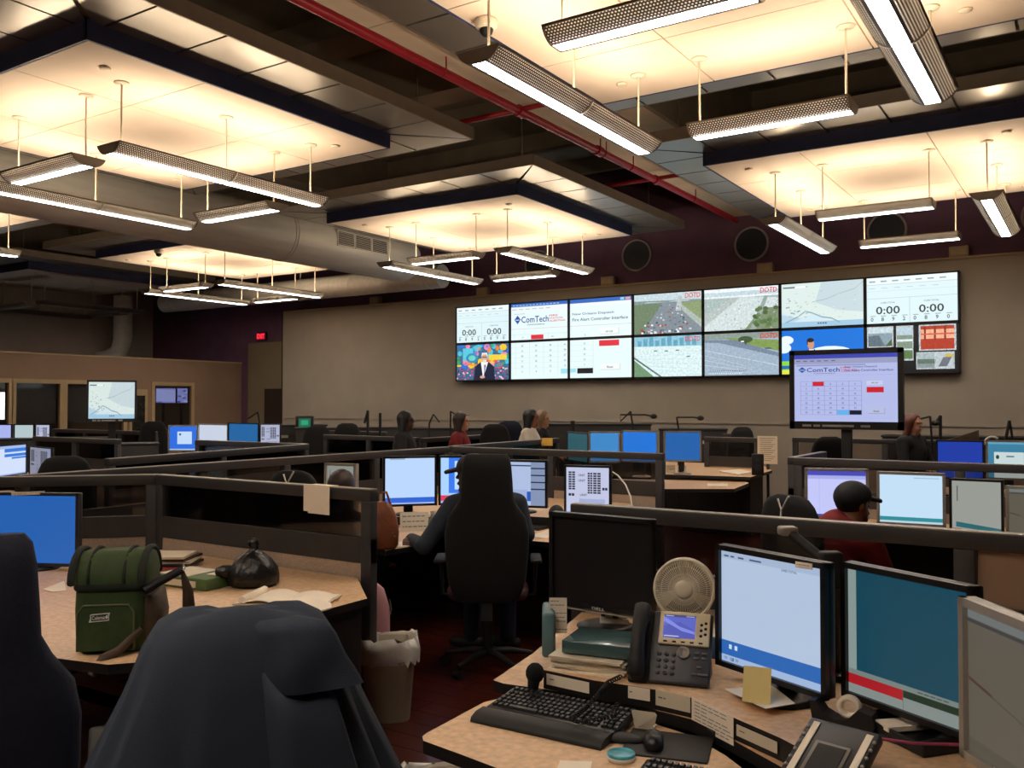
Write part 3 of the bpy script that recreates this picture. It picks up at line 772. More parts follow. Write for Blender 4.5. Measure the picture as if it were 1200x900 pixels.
def pic_alert(cv):
    cv.rect(0, 0, 1, 1, 'b4bdea'); cv.rect(0, .94, 1, 1, '3c46b0'); cv.rect(0, .86, 1, .94, '9a9fc2'); cv.many([(.02 + .07 * i, .9, .06 + .07 * i, .915) for i in range(6)], '5a5f8a'); cv.rect(.02, .83, .7, .85, '8f97c4')
    logo(cv, .04, .73, .09, .78); cv.text('New Orleans Dispatch', .50, .79, .032, '22357c', width=.31); cv.text('Fire Alert Controller Interface', .50, .742, .032, '22357c', width=.46)
    cv.rect(0, .69, 1, .693, '9aa3d8')
    cv.many([(.06 + .12 * i, .1, .063 + .12 * i, .6) for i in range(6)] + [(.06, .1 + .071 * i, .66, .103 + .071 * i) for i in range(8)], '6c74b4')
    for i in range(5):
        for j in range(7): cv.n = 4; cv.text(str(2 + 5 * (6 - j) + i), .12 + .12 * i, .12 + .071 * j, .026, '30376c', center=True)
    cv.n = 6; cv.rect(.185, .53, .295, .595, 'd02030'); cv.rect(.425, .105, .54, .168, '5fb4f0'); cv.rect(.545, .105, .66, .168, '12142c')
    cv.rect(.71, .54, .86, .6, 'c8ceee'); cv.text('All Call', .785, .56, .022, '20264c', center=True); cv.rect(.71, .43, .87, .51, 'cc1c2c'); cv.rect(.72, .12, .88, .2, '8e94bc'); cv.rect(.72, .127, .875, .2, 'b9bfe0'); cv.text('Reset', .8, .145, .025, '20264c', center=True)

# ================================================================== VIDEO WALL
pics = [[pic_clock, pic_show], [pic_c00, pic_c01], [pic_c10, pic_c11], [lambda c: pic_traffic(c, kind=0), lambda c: pic_traffic(c, kind=2)],
        [lambda c: pic_traffic(c, kind=1), lambda c: pic_traffic(c, kind=3)], [pic_map, pic_forecast], [pic_clock, pic_photos]]
wording = [['counter page reading 0:00, beside the blank wall', 'show host in a dark suit against a colourful set'],
           ['company logo and red alert box on a white page', 'plain white numbered table'],
           ['words New Orleans Dispatch on white', 'white page with one red and one black box'],
           ['crowded highway, upper traffic picture with dense cars', 'bleached pale bridge traffic picture'],
           ['pale highway interchange beside trees', 'wide empty road with green verge'],
           ['pale city map', 'forecast presenter before a blue sky'],
           ['two 0:00 counters at the end of the wall', 'several small photographs on black']]
a, b = ay(534, 360, YV - .16), ay(1124, 317, YV - .16)
vx0, vx1, vz0, vz1 = a.x, b.x, ay(534, 447, YV - .16).z, a.z
pw, ph = (vx1 - vx0) / 7, (vz1 - vz0) / 2
for i in range(7):
    for j in range(2):
        t = empty('video_display', (vx0 + (i + .5) * pw, YV - .16, vz1 - (j + .5) * ph), label='wall screen showing ' + wording[i][j], cat='screen', group='screens of the video wall')
        MB().box((0, .088, 0), (pw - .004, .14, ph - .004)).build('housing', M['blackplastic'], t)
        bz = .022; f = MB()
        for s in (-1, 1):
            f.box((s * (pw / 2 - bz / 2 - .002), .008, 0), (bz, .024, ph - .004)); f.box((0, .008, s * (ph / 2 - bz / 2 - .002)), (pw - .004, .024, bz))
        f.build('bezel', M['softblack'], t)
        cv = Canvas(pw - .046, ph - .046); pics[i][j](cv)
        put(cv.mesh('screen', screen_mat(1.05, (i, j) in ((0, 1), (3, 0), (3, 1), (4, 0), (4, 1), (6, 1)))), 'screen', t, (0, .012, 0))

# ================================================================== CONSOLE DIVIDERS
DZ = 1.20
def divider(label, p0, p1, npan=1, ztop=DZ, ends=(True, True), group='console dividers', fab='fabric', solid=()):
    p0, p1 = Vector((p0[0], p0[1], 0)), Vector((p1[0], p1[1], 0)); d = p1 - p0; Ln = d.length
    t = empty('console_divider', p0, math.atan2(d.y, d.x), label, 'divider', group)
    MB().rbox((Ln / 2, 0, ztop - .03), (Ln, .06, .06), .003).build('top_rail', M['frame'], t)
    MB().box((Ln / 2, 0, ztop + .002), (Ln - .004, .056, .004)).build('cap_strip', M['frame_edge'], t)
    MB().box((Ln / 2, 0, .88), (Ln, .05, .13)).build('middle_rail', M['frame'], t)
    MB().box((Ln / 2, 0, .05), (Ln, .05, .10)).build('base_rail', M['frame'], t)
    pw_ = Ln / npan
    for i in range(npan + 1):
        x = min(max(i * pw_, .035), Ln - .035)
        MB().rbox((x, 0, (ztop - .06) / 2), (.07, .056, ztop - .06), .006).build('post', M['frame'], t)
    for i in range(npan):
        x = (i + .5) * pw_
        MB().box((x, 0, (ztop - .06 + .945) / 2), (pw_ - .08, .010, ztop - .06 - .945)).build('panel' if i in solid else 'glass_pane', M['brown'] if i in solid else M['glass'], t)
        MB().box((x, 0, .46), (pw_ - .08, .04, .72)).build('fabric_panel', M[fab], t)
    return t
# nearest row
divider('divider behind the near right desk with the white fan', (-1.98, 3.53), (1.18, 3.53), 2, solid=(1,))
divider('tan panelled divider behind the green cooler bag desk', (-4.98, 3.53), (-3.17, 3.53), 1)
divider('short angled divider behind the bright blue screen, meeting a post', (-6.32, 2.16), (-4.985, 3.53), 2)
# second row, the cap wearer's pod
divider('long low divider running back from the angled divider', (-5.66, 3.0), (-5.66, 7.42), 4)
divider('divider behind the person in the high black chair', (-5.62, 7.5), (-3.28, 7.5), 2)
divider('divider behind the person in the red shirt', (-2.12, 7.53), (1.6, 7.53), 3)
divider('end panel beside the big alert television, facing the aisle', (-2.15, 7.53), (-2.15, 8.6), 1)
# third row
divider('divider running back beside the person in white', (-5.72, 7.55), (-5.9, 10.1), 2)
divider('divider with a lit end cap in front of the four small screens', (-6.75, 4.3), (-7.35, 7.08), 2)
divider('short divider under the row of four small screens', (-9.3, 7.12), (-7.4, 7.12), 2)
divider('dark divider beside the far round chair at the left', (-12.2, 6.7), (-10.25, 6.7), 2)
divider('divider with two panes left of the person in the dark top', (-11.1, 10.8), (-9.45, 10.8), 2)
divider('divider angled toward the person in red', (-7.35, 9.1), (-7.45, 10.95), 2)
divider('divider in front of the person in the dark top', (-9.4, 9.4), (-7.5, 9.2), 2)
divider('dark glazed divider behind the small speaker', (-4.45, 11.55), (-3.68, 11.55), 1)
divider('far divider below the big alert television', (-3.4, 12.0), (1.2, 12.0), 4)
divider('far divider along the base of the screen wall at the left', (-13.6, 12.6), (-9.6, 12.6), 3)
divider('far divider below the traffic pictures', (-8.6, 13.0), (-4.6, 13.0), 3)
divider('far divider in front of the office window', (-15.6, 8.9), (-12.6, 8.9), 3)
divider('far divider between office and exit door', (-15.2, 11.6), (-12.2, 11.6), 3)

# ================================================================== DESKS
def desk(label, poly, z=.74, th=.035, legs=(), panel=None, group='console desks', holes=None):
    cx = sum(p[0] for p in poly) / len(poly); cy = sum(p[1] for p in poly) / len(poly)
    t = empty('console_desk', (cx, cy, 0), 0, label, 'desk', group)
    L = [(x - cx, y - cy) for x, y in poly]
    MB().prism(L, z - th, z, 0, 1).build('worktop', [M['worktop'], M['deskedge']], t)
    for (x, y) in legs: 
        MB().box((x - cx, y - cy, (z - th) / 2), (.06, .5, z - th)).build('leg_panel', M['cabinet'], t)
    if panel:
        for (x, y, sx, sy) in panel: MB().box((x - cx, y - cy, (z - th) / 2 + .02), (sx, sy, z - th - .04)).build('side_panel', M['cabinet'], t)
    return t, (cx, cy)
# ================================================================== MONITORS
def monitor(label, loc, rz, w, h, zb, style='black', pic=None, strength=.8, tilt=0.0, group='desk monitors', base=True, extras=None, thick=.05, bz=None):
    """loc: point of the desk under the panel's middle; zb: height of the panel's lower edge above it"""
    t = empty('monitor', loc, rz, label, 'monitor', group)
    body = {'black': M['blackplastic'], 'silver': M['silver'], 'dark': M['darkplastic']}[style]
    bz = bz or (.016 if style != 'silver' else .02)
    T = Matrix.Translation((0, 0, zb + h / 2)) @ Matrix.Rotation(tilt, 4, 'X')
    m = MB(); m.T = T
    m.rbox((0, .028, 0), (w, .03, h), .006); m.rbox((0, .055, 0), (w * .7, .04, h * .7), .012)
    m.build('housing', body, t)
    f = MB(); f.T = T
    for s in (-1, 1):
        f.box((s * (w / 2 - bz / 2), .006, 0), (bz, .016, h)); f.box((0, .006, s * (h / 2 - bz / 2)), (w, .016, bz))
    f.build('bezel', body, t)
    cv = Canvas(w - 2 * bz, h - 2 * bz, '050506')
    if pic: pic(cv)
    s = put(cv.mesh('screen', screen_mat(strength if pic else 0.0)), 'screen', t, (0, .01, zb + h / 2), rx=tilt)
    s.location = T @ Vector((0, .011, 0))
    if base:
        MB().rbox((0, .085, (zb + h * .35) / 2 + .01), (.07, .03, zb + h * .35 - .02), .008).build('stand_neck', body if style != 'silver' else M['darkplastic'], t)
        MB().lathe([(.0, 0), (.105, 0), (.11, .008), (.09, .016), (.03, .02), (0, .02)], 24, (0, .05, 0)).build('stand_base', body, t)
    return t
def mon_px(label, tl, tr, bl, br, H, zdesk, **kw):
    dL, dR = H * FPX / (bl[1] - tl[1]), H * FPX / (br[1] - tr[1])
    A, B = ad(tl[0], tl[1], dL), ad(tr[0], tr[1], dR)
    mid = (A + B) / 2; d = B - A; W = math.hypot(d.x, d.y)
    return monitor(label, (mid.x, mid.y, zdesk), math.atan2(d.y, d.x), W, H, mid.z - H - zdesk, **kw)

def pc_plain(bg, bar=None, barh=.07): 
    def f(cv):
        cv.rect(0, 0, 1, 1, bg)
        if bar: cv.rect(0, 0, 1, barh, bar)
    return f
def pc_blue(c): return lambda cv: (cv.rect(0, 0, 1, 1, c), cv.rect(0, 0, 1, .03, c))
def pc_editor(cv):
    cv.rect(0, 0, 1, 1, 'b4c6e0'); cv.rect(0, .93, 1, 1, 'a6b8d4'); cv.many([(.03, .945, .08, .96), (.1, .945, .14, .96), (.18, .945, .24, .96), (.3, .945, .42, .96)], '4a5a78')
    cv.text('LINES TOTAL', .62, .91, .02, '3a4a68'); cv.rect(0, .06, 1, .19, '2b66b4'); cv.rect(0, .0, 1, .06, '9fb8dc'); cv.many([(.08, .12, .11, .16), (.14, .12, .17, .16)], 'c8dcf4'); cv.rect(.1, .015, .13, .045, '223a5c'); cv.many([(.03 + .06 * i, .02, .06 + .06 * i, .045) for i in range(3)], '7f98c0')
def pc_dispatch(cv):
    cv.rect(0, 0, 1, 1, '15495c'); cv.rect(0, .19, .075, 1, '8fa09c'); cv.rect(0, 0, 1, .19, '87928f'); cv.rect(.0, .07, .48, .15, 'b01c26'); cv.rect(.48, .095, 1, .15, '1f3424'); cv.rect(.0, .15, 1, .19, '7c8884'); cv.rect(.0, .0, 1, .07, '8a9490'); cv.rect(.478, .0, .482, .15, '5a6460')
    cv.many([(.6 + .05 * i, .165, .64 + .05 * i, .175) for i in range(5)], '4c5854')
def pc_grey(cv):
    cv.rect(0, 0, 1, 1, '6d6659'); cv.rect(0, .93, 1, 1, '7f8583'); cv.rect(0, .9, 1, .925, '4a4a48'); cv.poly([(0, .52), (.25, .47), (.25, .45), (0, .5)], '5c4038'); cv.poly([(.25, .46), (1, .3), (1, .295), (.25, .45)], '58544a'); cv.rect(0, .0, 1, .1, '625c50')
def pc_softblue(cv):
    cv.rect(0, 0, 1, 1, 'b8d4fa'); cv.rect(0, .03, 1, .14, '2f62d0'); cv.rect(0, 0, 1, .03, '9fb8ea'); cv.rect(.1, .97, .4, 1, '8f9fb8')
def pc_nested(cv):
    cv.rect(0, 0, 1, 1, 'a9d0fa'); cv.rect(.16, .22, 1, 1, '3a78ea'); cv.rect(.28, .3, .9, .93, 'b9dcff'); cv.rect(0, .05, 1, .17, 'd83a5a'); cv.rect(0, 0, 1, .05, '9fb4e8')
def pc_split(cv):
    cv.rect(0, 0, 1, 1, 'aebfe2'); cv.rect(.7, 0, 1, 1, '8494b4'); cv.many([(.7, .84 - .16 * i, 1, .87 - .16 * i) for i in range(4)], '22304c'); cv.rect(0, .9, .7, .93, '33405c'); cv.rect(.62, .1, .7, .32, '2b5ab8'); cv.rect(0, .0, .62, .36, '9fb2da')
def pc_grid(cv):
    cv.rect(0, 0, 1, 1, 'c6ccea')
    b = [(.05, .5, .22, .92), (.05, .36, .2, .44), (.5, .42, .62, .9), (.63, .42, .82, .9), (.84, .5, .97, .58)]
    for (u0, v0, u1, v1) in b:
        n = max(1, int((v1 - v0) / .05))
        for i in range(n):
            for j in range(2): cv.n = 3; cv.rect(u0 + (u1 - u0) * j / 2, v0 + (v1 - v0) * i / n, u0 + (u1 - u0) * (j + .8) / 2, v0 + (v1 - v0) * (i + .7) / n, '1c2030')
    for u, v in ((.28, .8), (.28, .68), (.32, .36)): cv.text('UNIT', u, v, .05, '202438')
    cv.rect(.3, .02, .9, .3, 'a9b4dc')
def pc_window(bg, wn): return lambda cv: (cv.rect(0, 0, 1, 1, bg), cv.rect(.28, .25, .82, .78, wn), cv.rect(.35, .62, .42, .7, '3c4658'), cv.rect(0, 0, 1, .05, 'a8c4ea'))
def pc_bars(cv):
    cv.rect(0, 0, 1, 1, 'd2dffa'); cv.rect(0, .9, 1, 1, 'a8bce8'); cv.many([(.55, .78, 1, .9), (.55, .62, 1, .72), (.7, .54, 1, .6)], '2f78d8'); cv.rect(.0, .42, .3, .48, '55689a'); cv.rect(0, 0, 1, .04, '8fa8dc')
def pc_map(cv): pic_map(cv)
def pc_memo(cv):
    cv.rect(0, 0, 1, 1, '3f86a8'); cv.rect(.14, .0, .82, .72, 'd2e4e4'); cv.disc(.22, .58, .04, .06, '2c4a3c'); cv.rect(.42, .58, .6, .62, '6a7c80'); cv.rect(0, .94, 1, 1, '6aa8c4')
def pc_tealbar(cv): cv.rect(0, 0, 1, 1, 'c0dcf2'); cv.rect(0, .04, 1, .12, '2f8a94'); cv.rect(0, 0, 1, .04, 'b8d0dc'); cv.rect(.55, .93, .95, .95, '9fb8cc')
def pc_graph(cv):
    cv.rect(0, 0, 1, 1, 'c4c8fa'); cv.rect(0, .9, 1, 1, '4a4cb8'); cv.rect(0, .82, 1, .9, 'a8aee8'); cv.rect(.2, .0, .205, .82, '9aa0dc')
    pts = [(.62, .2), (.7, .5), (.74, .25), (.82, .35), (.9, .6), (.94, .45)]
    for (a, b), (c, d) in zip(pts, pts[1:]): cv.n = 5; cv.poly([(a, b), (c, d), (c + .02, d), (a + .02, b)], '5a6a80')
    cv.rect(0, 0, 1, .03, '3a48c0')
def pc_sheet(cv):
    cv.rect(0, 0, 1, 1, 'a8aca4'); cv.poly([(.08, .1), (1, .02), (1, .1), (.08, .2)], '2f7078'); cv.rect(.1, .6, .12, .9, '4a4c4c'); cv.rect(0, 0, .2, .07, 'b0484c')

ZR0, ZR1, ZRF = .74, .80, .715
# near right desk
dm = mon_px('switched-off black monitor beside the white fan', (643.5, 599.5), (764, 609), (641, 706), (761, 724), .355, ZR1, style='black', group='monitors on the near right desk')
zb_ = ad(702, 604, 3.41).z - .355 - ZR1
cv = Canvas(.062, .013, '131314'); cv.text('DELL', .5, .1, .8, 'c9c9c6', width=.9, center=True)
put(cv.mesh('maker_logo', print_mat()), 'maker_logo', dm, (0, -.003, zb_ + .010))
MB().box((0, .004, zb_ - .003), (.40, .02, .005)).build('chin_strip', M['silver'], dm)
MB().box((0, .02, zb_ + .357), (.40, .03, .004)).build('top_strip', M['silver'], dm)
mon_px('black monitor with pale blue window and darker blue taskbar', (838, 636), (967, 662), (848, 776), (977, 822), .366, ZR1, pic=pc_editor, strength=.92, group='monitors on the near right desk')
mon_px('black monitor showing dark teal with a red bar', (985, 656), (1140, 690), (995, 812), (1140, 872), .366, ZR1, pic=pc_dispatch, strength=.80, group='monitors on the near right desk')
mon_px('silver-framed monitor with a dull grey-brown picture at the picture edge', (1123, 694), (1262, 758), (1131, 879), (1262, 988), .366, ZR1, style='silver', pic=pc_grey, strength=.62, group='monitors on the near right desk')
# near left desk
mon_px('bright blue monitor behind the navy chair', (-10, 579), (92, 576), (-12, 664), (88, 662), .40, .74, pic=pc_blue('2464b8'), strength=.85, style='dark')
# middle pod
mon_px('pale blue monitor with a note card under it, beside the leather bag', (449, 536), (512, 533), (451, 595), (513, 591), .37, .82, pic=pc_softblue, strength=1.0)
mon_px('blue monitor with red strip half hidden by the person in the cap', (514, 534), (577, 534), (515, 592), (577, 592), .37, .82, pic=pc_nested, strength=1.0)
mon_px('monitor with a narrow table column just beyond the high black chair', (580, 538), (641, 540), (580, 593), (641, 596), .36, .82, pic=pc_split, strength=.95)
mon_px('monitor with black blocks on white in front of the white cable', (661, 543), (716, 548), (661, 600), (713, 606), .37, .82, pic=pc_grid, strength=.9)
mon_px('silver monitor partly hidden by a low seated head', (380, 546), (417, 540), (380, 600), (417, 595), .36, .82, style='silver', pic=pc_sheet, strength=.6)
# right pod
mon_px('silver monitor with a small graph behind the black cap', (943, 548), (1018, 550), (943, 606), (1018, 609), .36, .74, style='silver', pic=pc_graph, strength=.95)
mon_px('silver monitor with pale blue page beside the black cap', (1027, 551), (1108, 556), (1027, 613), (1108, 620), .37, .74, style='silver', pic=pc_tealbar, strength=1.0)
mon_px('black monitor with a grey page and slanting teal bar', (1112, 556), (1176, 567), (1114, 621), (1178, 634), .37, .74, pic=pc_sheet, strength=.75)
mon_px('silver monitor cut by the picture edge beyond the grey page', (1178, 564), (1238, 577), (1180, 628), (1238, 643), .37, .74, style='silver', pic=pc_grey, strength=.7)
# third row
mon_px('dull teal dark-framed monitor at the head of the blue monitors', (664, 507), (689, 506), (664, 541), (689, 542), .37, .8, pic=pc_blue('2f6470'), strength=.7)
mon_px('silver monitor with soft blue screen beside the dull teal one', (690, 506), (727, 505), (690, 543), (727, 542), .37, .8, style='silver', pic=pc_blue('3f88c8'), strength=.95)
mon_px('silver monitor with vivid blue screen, top middle of the blue monitors', (728, 505), (771, 504), (728, 542), (771, 542), .37, .8, style='silver', pic=pc_blue('1f74d8'), strength=.95)
mon_px('silver monitor with blue screen above two white cards', (778, 505), (822, 505), (778, 541), (822, 541), .37, .8, style='silver', pic=pc_blue('2264b0'), strength=.9)
mon_px('dark-framed cobalt blue monitor over the red-shirt pod', (1097, 516), (1153, 516), (1098, 561), (1153, 562), .40, .8, pic=pc_blue('1f3fae'), strength=.85)
mon_px('silver monitor with a memo on teal, at the picture edge', (1155, 515), (1212, 517), (1156, 561), (1212, 564), .40, .8, style='silver', pic=pc_memo, strength=.85)
# left background
mon_px('monitor with blue bars on white near the far round chair', (-28, 520), (32, 523), (-28, 560), (32, 559), .38, .74, pic=pc_bars, strength=.95)
mon_px('narrow grey table monitor just left of the far round chair', (34, 524), (60, 523), (34, 559), (60, 560), .38, .74, pic=pc_grid, strength=.4)
mon_px('small pale violet monitor at the left picture edge', (-20, 497), (14, 497), (-20, 524), (14, 524), .36, .8, pic=pc_plain('a9b4f0', '6878d0'), strength=.95)
mon_px('small white monitor left of the black block table', (16, 497), (40, 497), (16, 524), (40, 524), .36, .8, pic=pc_plain('b8ccd0', '8fa0a0'), strength=.9)
mon_px('small monitor with black blocks next to the small white monitor', (41, 497), (59, 497), (41, 523), (59, 523), .36, .8, pic=pc_grid, strength=.8)
mon_px('blue monitor with a white window, first of four small screens', (197, 498), (232, 498), (198, 529), (232, 529), .37, .74, style='silver', pic=pc_window('2f6ee0', 'c4dcfa'), strength=.95)
mon_px('white monitor, second of four small screens', (232, 497), (267, 496), (232, 527), (267, 527), .37, .74, style='silver', pic=pc_plain('c8d2e4', '8fa8d0'), strength=.95)
mon_px('deep blue monitor, third of four small screens', (267, 496), (303, 495), (267, 527), (303, 527), .37, .74, pic=pc_blue('2066a4'), strength=.9)
mon_px('black block table monitor, last of four small screens', (304, 496), (329, 497), (304, 526), (329, 527), .37, .74, pic=pc_grid, strength=.7)

# ================================================================== TELEVISIONS ON STANDS
def television(label, c, rz, w, h, pic, strength, tilt, bz=.05, low=.08, floor_z=0):
    t = empty('television', (c[0], c[1], 0), rz, label, 'television')
    T = Matrix.Translation((0, 0, c[2])) @ Matrix.Rotation(tilt, 4, 'X')
    m = MB(); m.T = T; m.rbox((0, .045, 0), (w, .06, h), .01); m.rbox((0, .09, 0), (w * .6, .06, h * .6), .02); m.build('housing', M['blackplastic'], t)
    f = MB(); f.T = T
    for s in (-1, 1): f.box((s * (w / 2 - bz / 2), .01, 0), (bz, .03, h))
    f.box((0, .01, h / 2 - bz / 2), (w, .03, bz)); f.box((0, .01, -h / 2 + low / 2), (w, .03, low)); f.build('bezel', M['blackplastic'], t)
    cv = Canvas(w - 2 * bz, h - bz - low); pic(cv)
    s = put(cv.mesh('screen', screen_mat(strength)), 'screen', t, rx=tilt); s.location = T @ Vector((0, .008, (low - bz) / 2))
    strip = MB(); strip.T = T
    for a, b in ((-.38, -.3), (-.28, -.22), (-.2, .08), (.14, .22)): strip.box(((a + b) / 2 * w, -.008, -h / 2 + low * .45), ((b - a) * w, .004, .022))
    strip.build('speaker_slot', M['silver'], t)
    MB().rbox((0, .09, c[2] / 2), (.10, .07, c[2]), .01).build('stand_pole', M['softblack'], t)
    MB().rbox((0, .1, .02), (.6, .45, .04), .015).build('stand_base', M['softblack'], t)
    return t
a, b = ay(925, 413, 9.5), ay(1058, 407, 9.5)
television('big television on a pole showing the violet alert page', ((a.x + b.x) / 2, 9.5, (a.z + ay(925, 505, 9.5).z) / 2 + .02), 0, b.x - a.x, .82, pic_alert, .95, 0)
q = ad(131, 470, 13.5)
television('television on a stand showing a pale map before the office windows', q, YAW + math.atan((600 - 131) / FPX) - R(4), .69, .63, pic_map, .95, R(-4), bz=.028, low=.05)
for i, (x0, x1, lab) in enumerate(((183, 207, 'violet screen seen through the last office window'), (208, 224, 'blue flickering screen deeper in the last office window'))):
    a, b = ax(x0, 455, -18.9), ax(x1, 472, -18.9)
    t = empty('office_screen', (-18.92, (a.y + b.y) / 2, (a.z + b.z) / 2), R(90), 'wall-hung ' + lab, 'screen')
    w_, h_ = abs(b.y - a.y) - .03, abs(a.z - b.z)
    MB().box((0, .04, 0), (w_ + .04, .06, h_ + .04)).build('housing', M['blackplastic'], t)
    zc_ = (a.z + b.z) / 2; MB().box((0, .1, -zc_ / 2), (.05, .04, zc_)).build('stand_pole', M['softblack'], t); MB().box((0, .1, -zc_ + .01), (.4, .3, .02)).build('stand_base', M['softblack'], t)
    cv = Canvas(w_, h_, '8f9cf4')
    if i == 0: cv.rect(.02, .1, .98, .9, 'a4b4fa'); cv.rect(0, 0, .3, .08, '5a68c8')
    else:
        for k in range(14): cv.n = 2; u, v = rng.random() * .8, rng.random() * .8; cv.rect(u, v, u + .25, v + .1, rng.choice(['3c4880', '8fa4f0', 'b4c4fa', '4a5890']))
    put(cv.mesh('screen', screen_mat(1.0)), 'screen', t, (0, .005, 0))

# ================================================================== CHAIRS
def sup(hx, hy, z, cy=0, n=20, e=.55, cx=0):
    out = []
    for i in range(n):
        a = 2 * math.pi * i / n; c, s = math.cos(a), math.sin(a)
        out.append(Vector((cx + hx * math.copysign(abs(c) ** e, c), cy + hy * math.copysign(abs(s) ** e, s), z)))
    return out
HIGH = [(.46, .17, -.22, .04), (.50, .205, -.23, .055), (.60, .235, -.24, .06), (.75, .25, -.25, .06), (.88, .252, -.265, .055), (.97, .235, -.27, .05), (1.04, .185, -.275, .045), (1.09, .16, -.28, .045), (1.18, .155, -.275, .05), (1.27, .148, -.27, .05), (1.325, .138, -.268, .042), (1.348, .12, -.268, .022)]
TASK = [(.52, .17, -.21, .03), (.58, .205, -.22, .045), (.72, .225, -.235, .05), (.88, .22, -.25, .048), (1.0, .20, -.262, .045), (1.06, .175, -.268, .04), (1.10, .14, -.27, .03), (1.12, .08, -.27, .015)]
def chair(label, loc, rz, prof=TASK, fab='chairfab', seatfab=None, arms=True, zs=1.0, group='office chairs', ribbon=False):
    t = empty('office_chair', (loc[0], loc[1], 0), rz, label, 'chair', group)
    sf = M[seatfab or fab]
    MB().loft([sup(hw, th, z * zs, y) for z, hw, y, th in prof]).build('backrest', M[fab], t)
    MB().loft([sup(.20, .19, .44, .02), sup(.245, .235, .455, .02), sup(.255, .245, .49, .02), sup(.24, .23, .515, .02), sup(.15, .15, .525, .02)]).build('seat', sf, t)
    MB().box((0, -.235, .46), (.07, .02, .22), rx=R(-8)).build('back_bracket', M['softblack'], t)
    if arms:
        for s in (-1, 1):
            a = MB().tube([(s * .2, .05, .44), (s * .29, .05, .45), (s * .30, .05, .66)], .014, 8).build('arm_post', M['softblack'], t)
            MB().rbox((s * .30, .03, .675), (.07, .26, .03), .012).build('armrest_pad', M['softblack'], t)
    MB().cyl((0, 0, .09), (0, 0, .30), .03, n=12).cyl((0, 0, .30), (0, 0, .445), .018, n=12).build('gas_column', M['softblack'], t)
    for i in range(5):
        a = 2 * math.pi * i / 5 + .3; c, s = math.cos(a), math.sin(a)
        l = MB().tube([(0, 0, .105), (.14 * c, .14 * s, .10), (.29 * c, .29 * s, .072)], [.026, .022, .015], 8).build('base_leg', M['softblack'], t)
        w_ = MB().cyl((.29 * c - .026 * s, .29 * s + .026 * c, .03), (.29 * c + .026 * s, .29 * s - .026 * c, .03), .03, n=12)
        w_.cyl((.29 * c, .29 * s, .03), (.29 * c, .29 * s, .075), .009, n=6); w_.build('caster', M['blackplastic'], l)
    if ribbon:
        z = prof[-1][0] * zs
        MB().tube([(-.03, -.325, z - .02), (.0, -.33, z - .085), (.05, -.325, z + .0)], .006, 6).tube([(.0, -.33, z - .085), (.0, -.335, z - .13)], .006, 6).build('ribbon', M['white'], t)
    return t
def face_away(px): return YAW + math.atan((600 - px) / FPX)
c1 = ad(572, 600, 5.62)
chair('high black chair of the person in the navy jacket, headrest upright', (c1.x, c1.y), face_away(568) - R(2), HIGH, 'chairfab', 'chairmaroon')
q = ad(-22, 700, 2.42); chair('navy and maroon high chair cut by the left picture edge', (q.x, q.y), face_away(-22) + R(-6), HIGH, 'chairnavy', 'chairmaroon', zs=.985)
A2 = face_away(965) - R(40); q = ad(927, 600, 5.2); S2 = (q.x - .25 * math.sin(A2), q.y + .25 * math.cos(A2)); chair('round-backed black chair with white ribbon behind the red shirt', S2, A2, TASK, 'chairfab', ribbon=True, arms=False)
A3 = face_away(380) - R(35); q = ad(345, 560, 5.9); S3 = (q.x - .25 * math.sin(A3), q.y + .25 * math.cos(A3)); chair('grey-black chair with white ribbon behind the tan divider', S3, A3, TASK, 'chairfab', ribbon=True, zs=1.08, arms=False)
q = ad(76, 560, 7.6); chair('round-topped chair in front of the grey table monitor', (q.x, q.y), face_away(76), TASK, 'chairfab', zs=1.09)
q = ad(580, 500, 12.7); chair('dark chair back left of the person in white', (q.x, q.y), face_away(580), TASK, 'chairfab', zs=1.22)
q = ad(597, 500, 13.4); chair('second dark chair touching the person in white', (q.x, q.y), face_away(597), TASK, 'chairnavy', zs=1.25)
q = ad(855, 505, 12.9); chair('dark chair top behind the glazed divider with the speaker', (q.x, q.y), face_away(855) + R(40), TASK, 'chairfab', zs=1.18)
q = ad(962, 510, 10.4); chair('dark chair under the edge of the big television', (q.x, q.y), face_away(962) + R(20), TASK, 'chairfab', zs=1.14)
q = ad(372, 495, 13.4); chair('small dark chair before the green lit equipment', (q.x, q.y), face_away(372), TASK, 'chairfab', zs=1.18)
q = ad(407, 492, 14.3); chair('small dark chair beside two upright microphones', (q.x, q.y), face_away(404), TASK, 'chairfab', zs=1.2)
q = ad(180, 492, 14.6); chair('small dark chair below the office screens', (q.x, q.y), face_away(180), TASK, 'chairfab', zs=1.22)
# ================================================================== DESKS IN PLACE
def P(pts, z): return [tuple(az(x, y, z)[:2]) for x, y in pts]
riser_front = P([(637, 785), (694, 797), (735, 803), (767, 808), (812, 818), (862, 842), (915, 865), (962, 890)], ZR1)
main_front = P([(578, 797), (590, 801), (640, 808), (700, 818), (760, 830), (810, 843), (860, 868), (905, 893)], ZR0)
t, (cx, cy) = desk('near right corner desk with keyboard, phone and monitors', main_front + [(-.35, 2.05), (-.05, 1.65), (.2, 1.2), (1.2, 1.2), (1.2, 3.46), (-1.9, 3.46), (main_front[0][0] - .06, main_front[0][1] + .35)], ZR0, legs=(), panel=[(-1.55, 3.0, .03, .7), (1.15, 2.5, .03, 1.6), (-.3, 3.42, 2.6, .03)])
MB().prism([(x - cx, y - cy) for x, y in riser_front + [(-.3, 2.22), (.05, 1.85), (.35, 1.3), (1.18, 1.3), (1.18, 3.45), (-1.75, 3.45), (riser_front[0][0] - .01, riser_front[0][1] + .3)]], ZR0 + .002, ZR1, 0, 1).build('riser_shelf', [M['worktop'], M['deskedge']], t)
fr = P([(567, 823), (500, 859), (495, 863), (496, 868), (540, 884), (590, 903)], ZRF)
